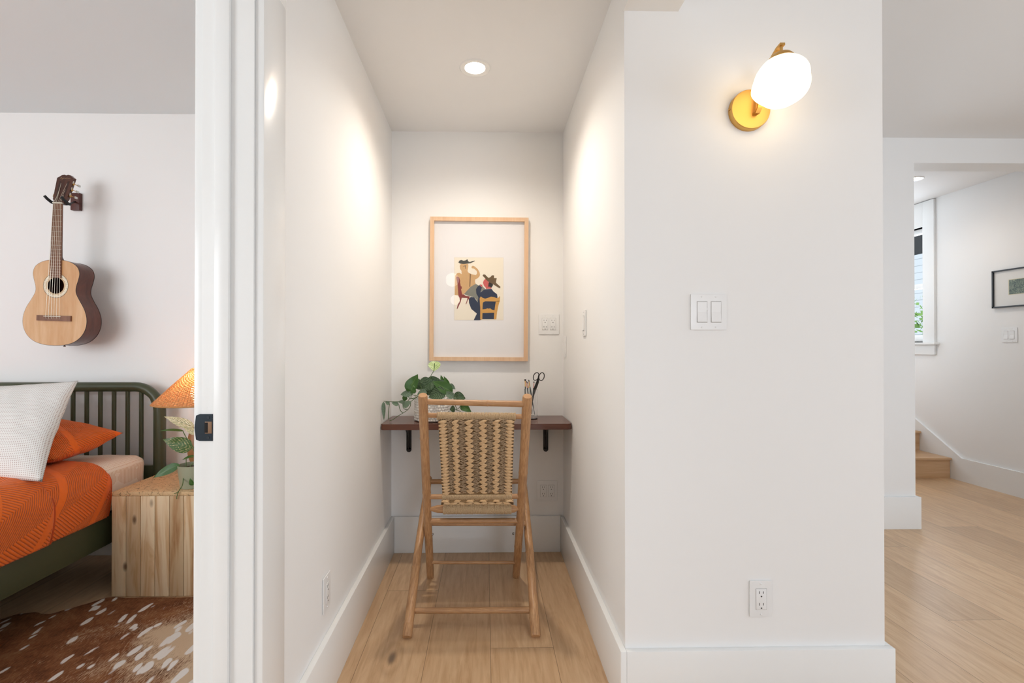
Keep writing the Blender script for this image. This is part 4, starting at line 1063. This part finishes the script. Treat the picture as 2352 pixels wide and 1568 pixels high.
for k in range(6): m.box(NX0, NX0+.028, NY0+.031+k*.0695+.0006, NY0+.031+(k+1)*.0695-.0006, .001, .4775, bev=.0016); m.box(NX1-.028, NX1, NY0+.031+k*.0695+.0006, NY0+.031+(k+1)*.0695-.0006, .001, .4775, bev=.0016)
m.build('side_panels', PM, NS)
MB().box(NX0+.03, NX1-.03, NY0+.03, NY1-.01, .003, .02).build('bottom_panel', PM, NS, smooth=False)
MB().box(NX0, NX1, NY0, NY1, .478, .498, bev=.0025).build('top', endgrain(), NS, label='end grain mosaic top')

# ================================================================== TABLE LAMP
LX, LY = -1.522, 2.600
def rattan():
    m = NM('woven rattan', .6, 0, .3); P = m.coord(); s = m.n('ShaderNodeSeparateXYZ'); m.l(P, s.inputs[0])
    an = m.math('ARCTAN2', s.outputs[1], s.outputs[0])
    rib = m.math('ABSOLUTE', m.math('SINE', m.math('MULTIPLY', an, 30.0)))
    row = m.math('SINE', m.math('ADD', m.math('MULTIPLY', s.outputs[2], 560.0), m.math('MULTIPLY', m.math('SIGN', m.math('SINE', m.math('MULTIPLY', an, 30.0))), 1.57)))
    nz = m.noise(m.map(P, (60, 60, 90)), 1, 3, .6)
    c = m.mix(nz, 'edc493', 'cf9a62'); m.col(c)
    tr = m.n('ShaderNodeBsdfTranslucent'); m.l(m.mix(nz, 'f6d5a8', 'dfae75'), tr.inputs[0])
    mx = m.n('ShaderNodeMixShader'); mx.inputs[0].default_value = .55; m.l(m.b.outputs[0], mx.inputs[1]); m.l(tr.outputs[0], mx.inputs[2])
    tp = m.n('ShaderNodeBsdfTransparent'); m2 = m.n('ShaderNodeMixShader')
    hole = m.math('MULTIPLY', m.math('GREATER_THAN', m.math('ADD', row, m.math('MULTIPLY', nz, .9)), 0.72), m.math('GREATER_THAN', rib, .25))
    m.l(m.math('MULTIPLY', hole, .65), m2.inputs[0]); m.l(mx.outputs[0], m2.inputs[1]); m.l(tp.outputs[0], m2.inputs[2]); m.l(m2.outputs[0], m.t.nodes['Material Output'].inputs[0])
    m.bump(m.math('ADD', m.math('MULTIPLY', rib, .8), m.math('MULTIPLY', row, .3)), .6, .003); return m.m
TL_ = thing('table_lamp', 'lit table lamp with a conical rattan shade on the nightstand', 'lamp', (LX, LY, .498))
MB().lathe([(.062, .498), (.062, .512), (.030, .522), (.022, .56), (.040, .62), (.046, .68), (.034, .74), (.012, .78), (.009, .84), (.009, .885)], (LX, LY, 0), 32).build('base', plain('turned wood base', '9a6f44', .45), TL_)
m = MB(); m.lathe([(.200, .892), (.199, .8925), (.0215, 1.073), (.0225, 1.075), (.2015, .894)], (0, 0, 0), 96)
for k in range(84):
    a = 2*pi*k/84; ca, sa = cos(a), sin(a); m.tube([(.2015*ca, .2015*sa, .892), (.112*ca+.0008*sin(k), .112*sa, .9855), (.024*ca, .024*sa, 1.0735)], [.0022, .0016, .0009], 5)
sh = m.build('shade', rattan(), TL_, local=True); sh.location = (0, 0, -.498)
m = MB(); m.tube([(.2*cos(2*pi*k/64), .2*sin(2*pi*k/64), .8925) for k in range(64)], .0035, 8, closed=True); rim = m.build('shade_rim', plain('rattan rim', 'c48a4e', .6), TL_, local=True); rim.location = (0, 0, -.498)
MB().lathe([(.0001, .87), (.013, .875), (.015, .90), (.028, .935), (.030, .955), (.022, .978), (.0001, .988)], (LX, LY, 0), 24).build('bulb', emit('warm bulb', 'ffd9ae', 7), TL_)
d = bpy.data.lights.new('lamp_bulb', 'POINT'); d.energy = 3.6; d.shadow_soft_size = .03; d.color = (1, .78, .55)
o = bpy.data.objects.new('lamp_bulb', d); o.location = (LX, LY, .985+.012); COL.objects.link(o)

# ---- plant on the nightstand
QX, QY = -1.446, 2.435
PB = thing('potted_plant', 'variegated leafy plant in a sage green pot on the nightstand', 'plant', (QX, QY, .498))
SAGE = plain('sage glazed pot', 'a3a58a', .4)
MB().lathe([(.048, .498), (.052, .50), (.064, .605), (.064, .609), (.060, .609), (.058, .585)], (QX, QY, 0), 40).build('pot', SAGE, PB)
MB().lathe([(.058, .590), (.0001, .596)], (QX, QY, 0), 24).build('soil', plain('potting soil', '3a2b21', .9), PB)
Zb = lambda x, y, Y=2.40: at(350+x/7.467, 930+y/7.467, Y)
kb = 1/7.467*.00220
a_, b_, c_ = MB(), MB(), MB()
leaf(a_, Zb(720, 370), Zb(195, 195, 2.38), 130*kb*1.15, fold=.1, curl=.03); leaf(a_, Zb(800, 480), Zb(530, 395, 2.39), 110*kb)
leaf(b_, Zb(690, 735), Zb(170, 590, 2.37), 250*kb, fold=.1, curl=.05)
leaf(c_, Zb(540, 445), Zb(95, 412, 2.38), 60*kb, face=(0, -.6, 1), fold=.1); leaf(c_, Zb(465, 1015), Zb(-5, 1245, 2.36), 150*kb, fold=.1, curl=.06); leaf(c_, Zb(730, 880), Zb(495, 925, 2.38), 80*kb, face=(0, -.5, 1))
leaf(c_, Zb(700, 1375, 2.37), Zb(640, 1260, 2.36), 80*kb); leaf(b_, Zb(900, 700), Zb(1150, 420), 200*kb); leaf(c_, Zb(850, 600), Zb(900, 200), 180*kb); leaf(b_, Zb(950, 800), Zb(1250, 900), 160*kb)
a_.build('foliage', LF_CREAM, PB, sub=1, ang=180, label='cream and yellow streaked leaves'); b_.build('foliage', LF_GOLD, PB, sub=1, ang=180, label='gold and green variegated leaf'); c_.build('foliage', LF_DARK, PB, sub=1, ang=180)
s_ = MB()
for pts in ([(525, 450), (600, 590), (680, 690), (740, 800), (760, 1000)], [(690, 735), (740, 850), (780, 1000)], [(460, 1020), (480, 1130), (530, 1240), (590, 1150), (680, 1010), (760, 990)], [(580, 920), (578, 1050), (578, 1160)],
            [(530, 1240), (515, 1370), (450, 1480), (420, 1568), (418, 1610)], [(440, 1490), (370, 1522)], [(720, 370), (780, 600), (790, 980)], [(850, 600), (800, 980)], [(900, 700), (810, 1000)]):
    s_ = MB(); stem(s_, [Zb(x, y, 2.385 if y < 1330 or x > 560 else 2.343) for x, y in pts], .0019); s_.build('stem', STEM, PB)

# ================================================================== HIDE RUG
def hide():
    m = NM('spotted hide', .85, 0, .15); P = m.geo(); s = m.n('ShaderNodeSeparateXYZ'); m.l(P, s.inputs[0])
    warp = m.noise(P, 7, 2, .5, 0, 'Color'); wv = m.n('ShaderNodeVectorMath', operation='MULTIPLY_ADD'); m.l(warp, wv.inputs[0]); wv.inputs[1].default_value = (.05, .10, 0); m.l(P, wv.inputs[2])
    v = m.n('ShaderNodeTexVoronoi'); m.l(m.map(wv.outputs[0], (25, 9.5, 1), rot=(0, 0, radians(-14))), v.inputs['Vector']); v.inputs['Scale'].default_value = 1.0; v.inputs['Randomness'].default_value = .85
    fur = m.noise(m.map(P, (70, 14, 1), rot=(0, 0, radians(-14))), 3, 4, .65)
    big = m.noise(m.map(P, (1, 1, 1)), 3.2, 2, .5)
    gx_ = m.math('MULTIPLY', m.math('ADD', s.outputs[0], 1.62), 1.05)
    gx2 = m.math('ADD', gx_, m.math('MULTIPLY', m.math('SUBTRACT', big, .5), 1.3))
    c = m.ramp(m.math('ADD', m.math('MULTIPLY', fur, .55), m.math('MULTIPLY', m.noise(P, 9, 3, .6), .45)), [(.32, '523020'), (.5, '875638'), (.68, 'a97a55')])
    c = m.mix(m.ramp(m.math('ADD', gx2, m.math('MULTIPLY', m.math('SUBTRACT', fur, .5), .8)), [(.18, (0, 0, 0, 1)), (.42, (1, 1, 1, 1))]), c, 'd2b596')
    thr = m.math('ADD', .255, m.math('MULTIPLY', m.ramp(gx2, [(.15, (0, 0, 0, 1)), (.7, (1, 1, 1, 1))]), .17))
    d = m.math('SUBTRACT', m.math('ADD', v.outputs['Distance'], m.math('MULTIPLY', m.math('SUBTRACT', fur, .5), .16)), thr)
    c = m.mix(m.ramp(d, [(.0, (1, 1, 1, 1)), (.07, (0, 0, 0, 1))]), c, 'ece4dc')
    m.col(c); m.bump(fur, .5, .003); return m.m
edge = [(0, 1425), (20, 1418), (40, 1412), (80, 1408), (110, 1412), (150, 1402), (200, 1388), (250, 1373)]
pts = [tuple(atZ(x, y, 0))[:2] for x, y in edge]+[(-1.70, 2.340), (-1.45, 2.338), (-1.2, 2.335), (-1.02, 2.27), (-.93, 2.1), (-.80, 1.95), (-.76, 1.7), (-.84, 1.45), (-1.0, 1.2), (-1.25, 1.12), (-1.45, .98), (-1.7, 1.10), (-1.95, 1.22), (-2.2, 1.4), (-2.35, 1.7), (-2.22, 1.95), (-2.25, 2.1)]
m = MB(); cx_ = sum(p[0] for p in pts)/len(pts); cy_ = sum(p[1] for p in pts)/len(pts)
pc = cr(pts+[pts[0]], 4)[:-1]; n = len(pc); prevr = None; fr_ = [0.02, .2, .4, .6, .8, .93, .985, 1.0]
for j, f in enumerate(fr_):
    zz = .007 if f < .99 else .0008
    rg = [m.bm.verts.new((cx_+(x-cx_)*f*(1+.006*sin(k*2.3)), cy_+(y-cy_)*f*(1+.006*sin(k*1.7)), zz)) for k, (x, y) in enumerate(pc)]
    if prevr:
        for k in range(n): m.quad([prevr[k], prevr[(k+1) % n], rg[(k+1) % n], rg[k]])
    else: m.quad(rg)
    prevr = rg
m.build('hide_rug', hide(), None, label='brown and white spotted hide rug on the bedroom floor', cat='rug', ang=60)

# ================================================================== PICTURE BY THE STAIRS
SPC = thing('framed_print', 'small black framed landscape print on the wall by the stairs', 'picture', (4.22, 3.735, 1.504))
BF = plain('black picture frame', '1c2024', .35)
y0, y1, z0, z1 = 3.500, 3.970, 1.504, 1.811; fwd = .011
m = MB()
for q in ((y0, y1, z0, z0+fwd), (y0, y1, z1-fwd, z1), (y0, y0+fwd, z0, z1), (y1-fwd, y1, z0, z1)): m.box(4.198, 4.22, *q)
m.build('frame', BF, SPC, smooth=False)
MB().box(4.210, 4.218, y0+.009, y1-.009, z0+.009, z1-.009).build('mat_board', plain('mat board pale', 'e9e6e0', .8, var=.01), SPC, smooth=False)
def abstract():
    m = NM('green grey print', .8); v = m.n('ShaderNodeTexVoronoi', feature='DISTANCE_TO_EDGE'); m.l(m.map(m.geo(), (1, 1, 1.6)), v.inputs['Vector']); v.inputs['Scale'].default_value = 60
    m.col(m.mix(m.ramp(v.outputs['Distance'], [(.05, (1, 1, 1, 1)), (.12, (0, 0, 0, 1))]), m.ramp(m.noise(m.geo(), 25, 3), [(.35, '4a6353'), (.65, '8e9a82')]), '2c3d3a')); return m.m
MB().box(4.2090, 4.2102, 3.625, 3.845, 1.607, 1.722).build('print', abstract(), SPC, smooth=False)
MB().box(4.2094, 4.2106, 3.620, 3.850, 1.602, 1.727).build('mat_bevel', plain('mat bevel pale', 'd8cfae', .8), SPC, smooth=False)
MB().box(4.203, 4.205, y0+.01, y1-.01, z0+.01, z1-.01).build('glazing', PICGLASS, SPC, smooth=False)

# ================================================================== OUTSIDE THE STAIR WINDOW
HO = thing('neighbouring_house', 'pale neighbouring house with grey eave seen through the stair window', 'house', (10.3, 9.6, -3))
m = MB(); m.box(9.0, 12, 8.2, 13, -3, 3.1)
def siding():
    m = NM('pale lap siding', .7); s = m.n('ShaderNodeSeparateXYZ'); m.l(m.geo(), s.inputs[0]); f = m.math('FRACT', m.math('MULTIPLY', s.outputs[2], 7.0)); m.col(m.mix(m.math('LESS_THAN', f, .08), 'd5d8da', 'a2a7ab')); return m.m
m.build('wall', siding(), HO, smooth=False)
m = MB(); m.prism([(7.7, 3.0), (8.3, 3.15), (10.6, 4.6), (13.4, 3.0), (13.4, 2.9), (10.6, 4.3), (7.7, 2.85)], 8.7, 12.3, M90); m.build('roof', plain('grey roof', '6e6f72', .8), HO, smooth=False)
MB().box(8.96, 9.02, 9.1, 9.75, -.2, 2.1).build('window', plain('dark house window', '55606c', .3), HO, smooth=False)
TR_ = thing('garden_tree', 'leafy bright green tree seen through the lower part of the stair window', 'tree', (7.3, 8.35, -3))
MB().tube([(7.3, 8.35, -3), (7.32, 8.36, -1), (7.28, 8.33, .6)], [.09, .07, .03], 10).build('trunk', plain('bark', '5c4a3a', .9), TR_)
m = MB(); R9 = random.Random(9)
for k in range(900):
    a, b2, r = R9.uniform(0, 2*pi), R9.uniform(-1, 1), R9.random()**.4
    o = Vector((7.3+.55*r*cos(a)*sqrt(1-b2*b2), 8.25+.42*r*sin(a)*sqrt(1-b2*b2), .95+1.2*r*b2))
    d = Vector((R9.uniform(-1, 1), R9.uniform(-1, 1), R9.uniform(-1, .6))).normalized(); s = d.orthogonal().normalized()
    m.quad([m.bm.verts.new(o), m.bm.verts.new(o+d*.05+s*.03), m.bm.verts.new(o+d*.12), m.bm.verts.new(o+d*.05-s*.03)])
m.build('crown', plain('tree leaf', '7fae3f', .6), TR_, smooth=False)
MB().box(4.6, 20, -8, 20, -3.1, -3).build('ground', plain('garden ground', '8a8f78', .9), None, smooth=False, kind='structure')
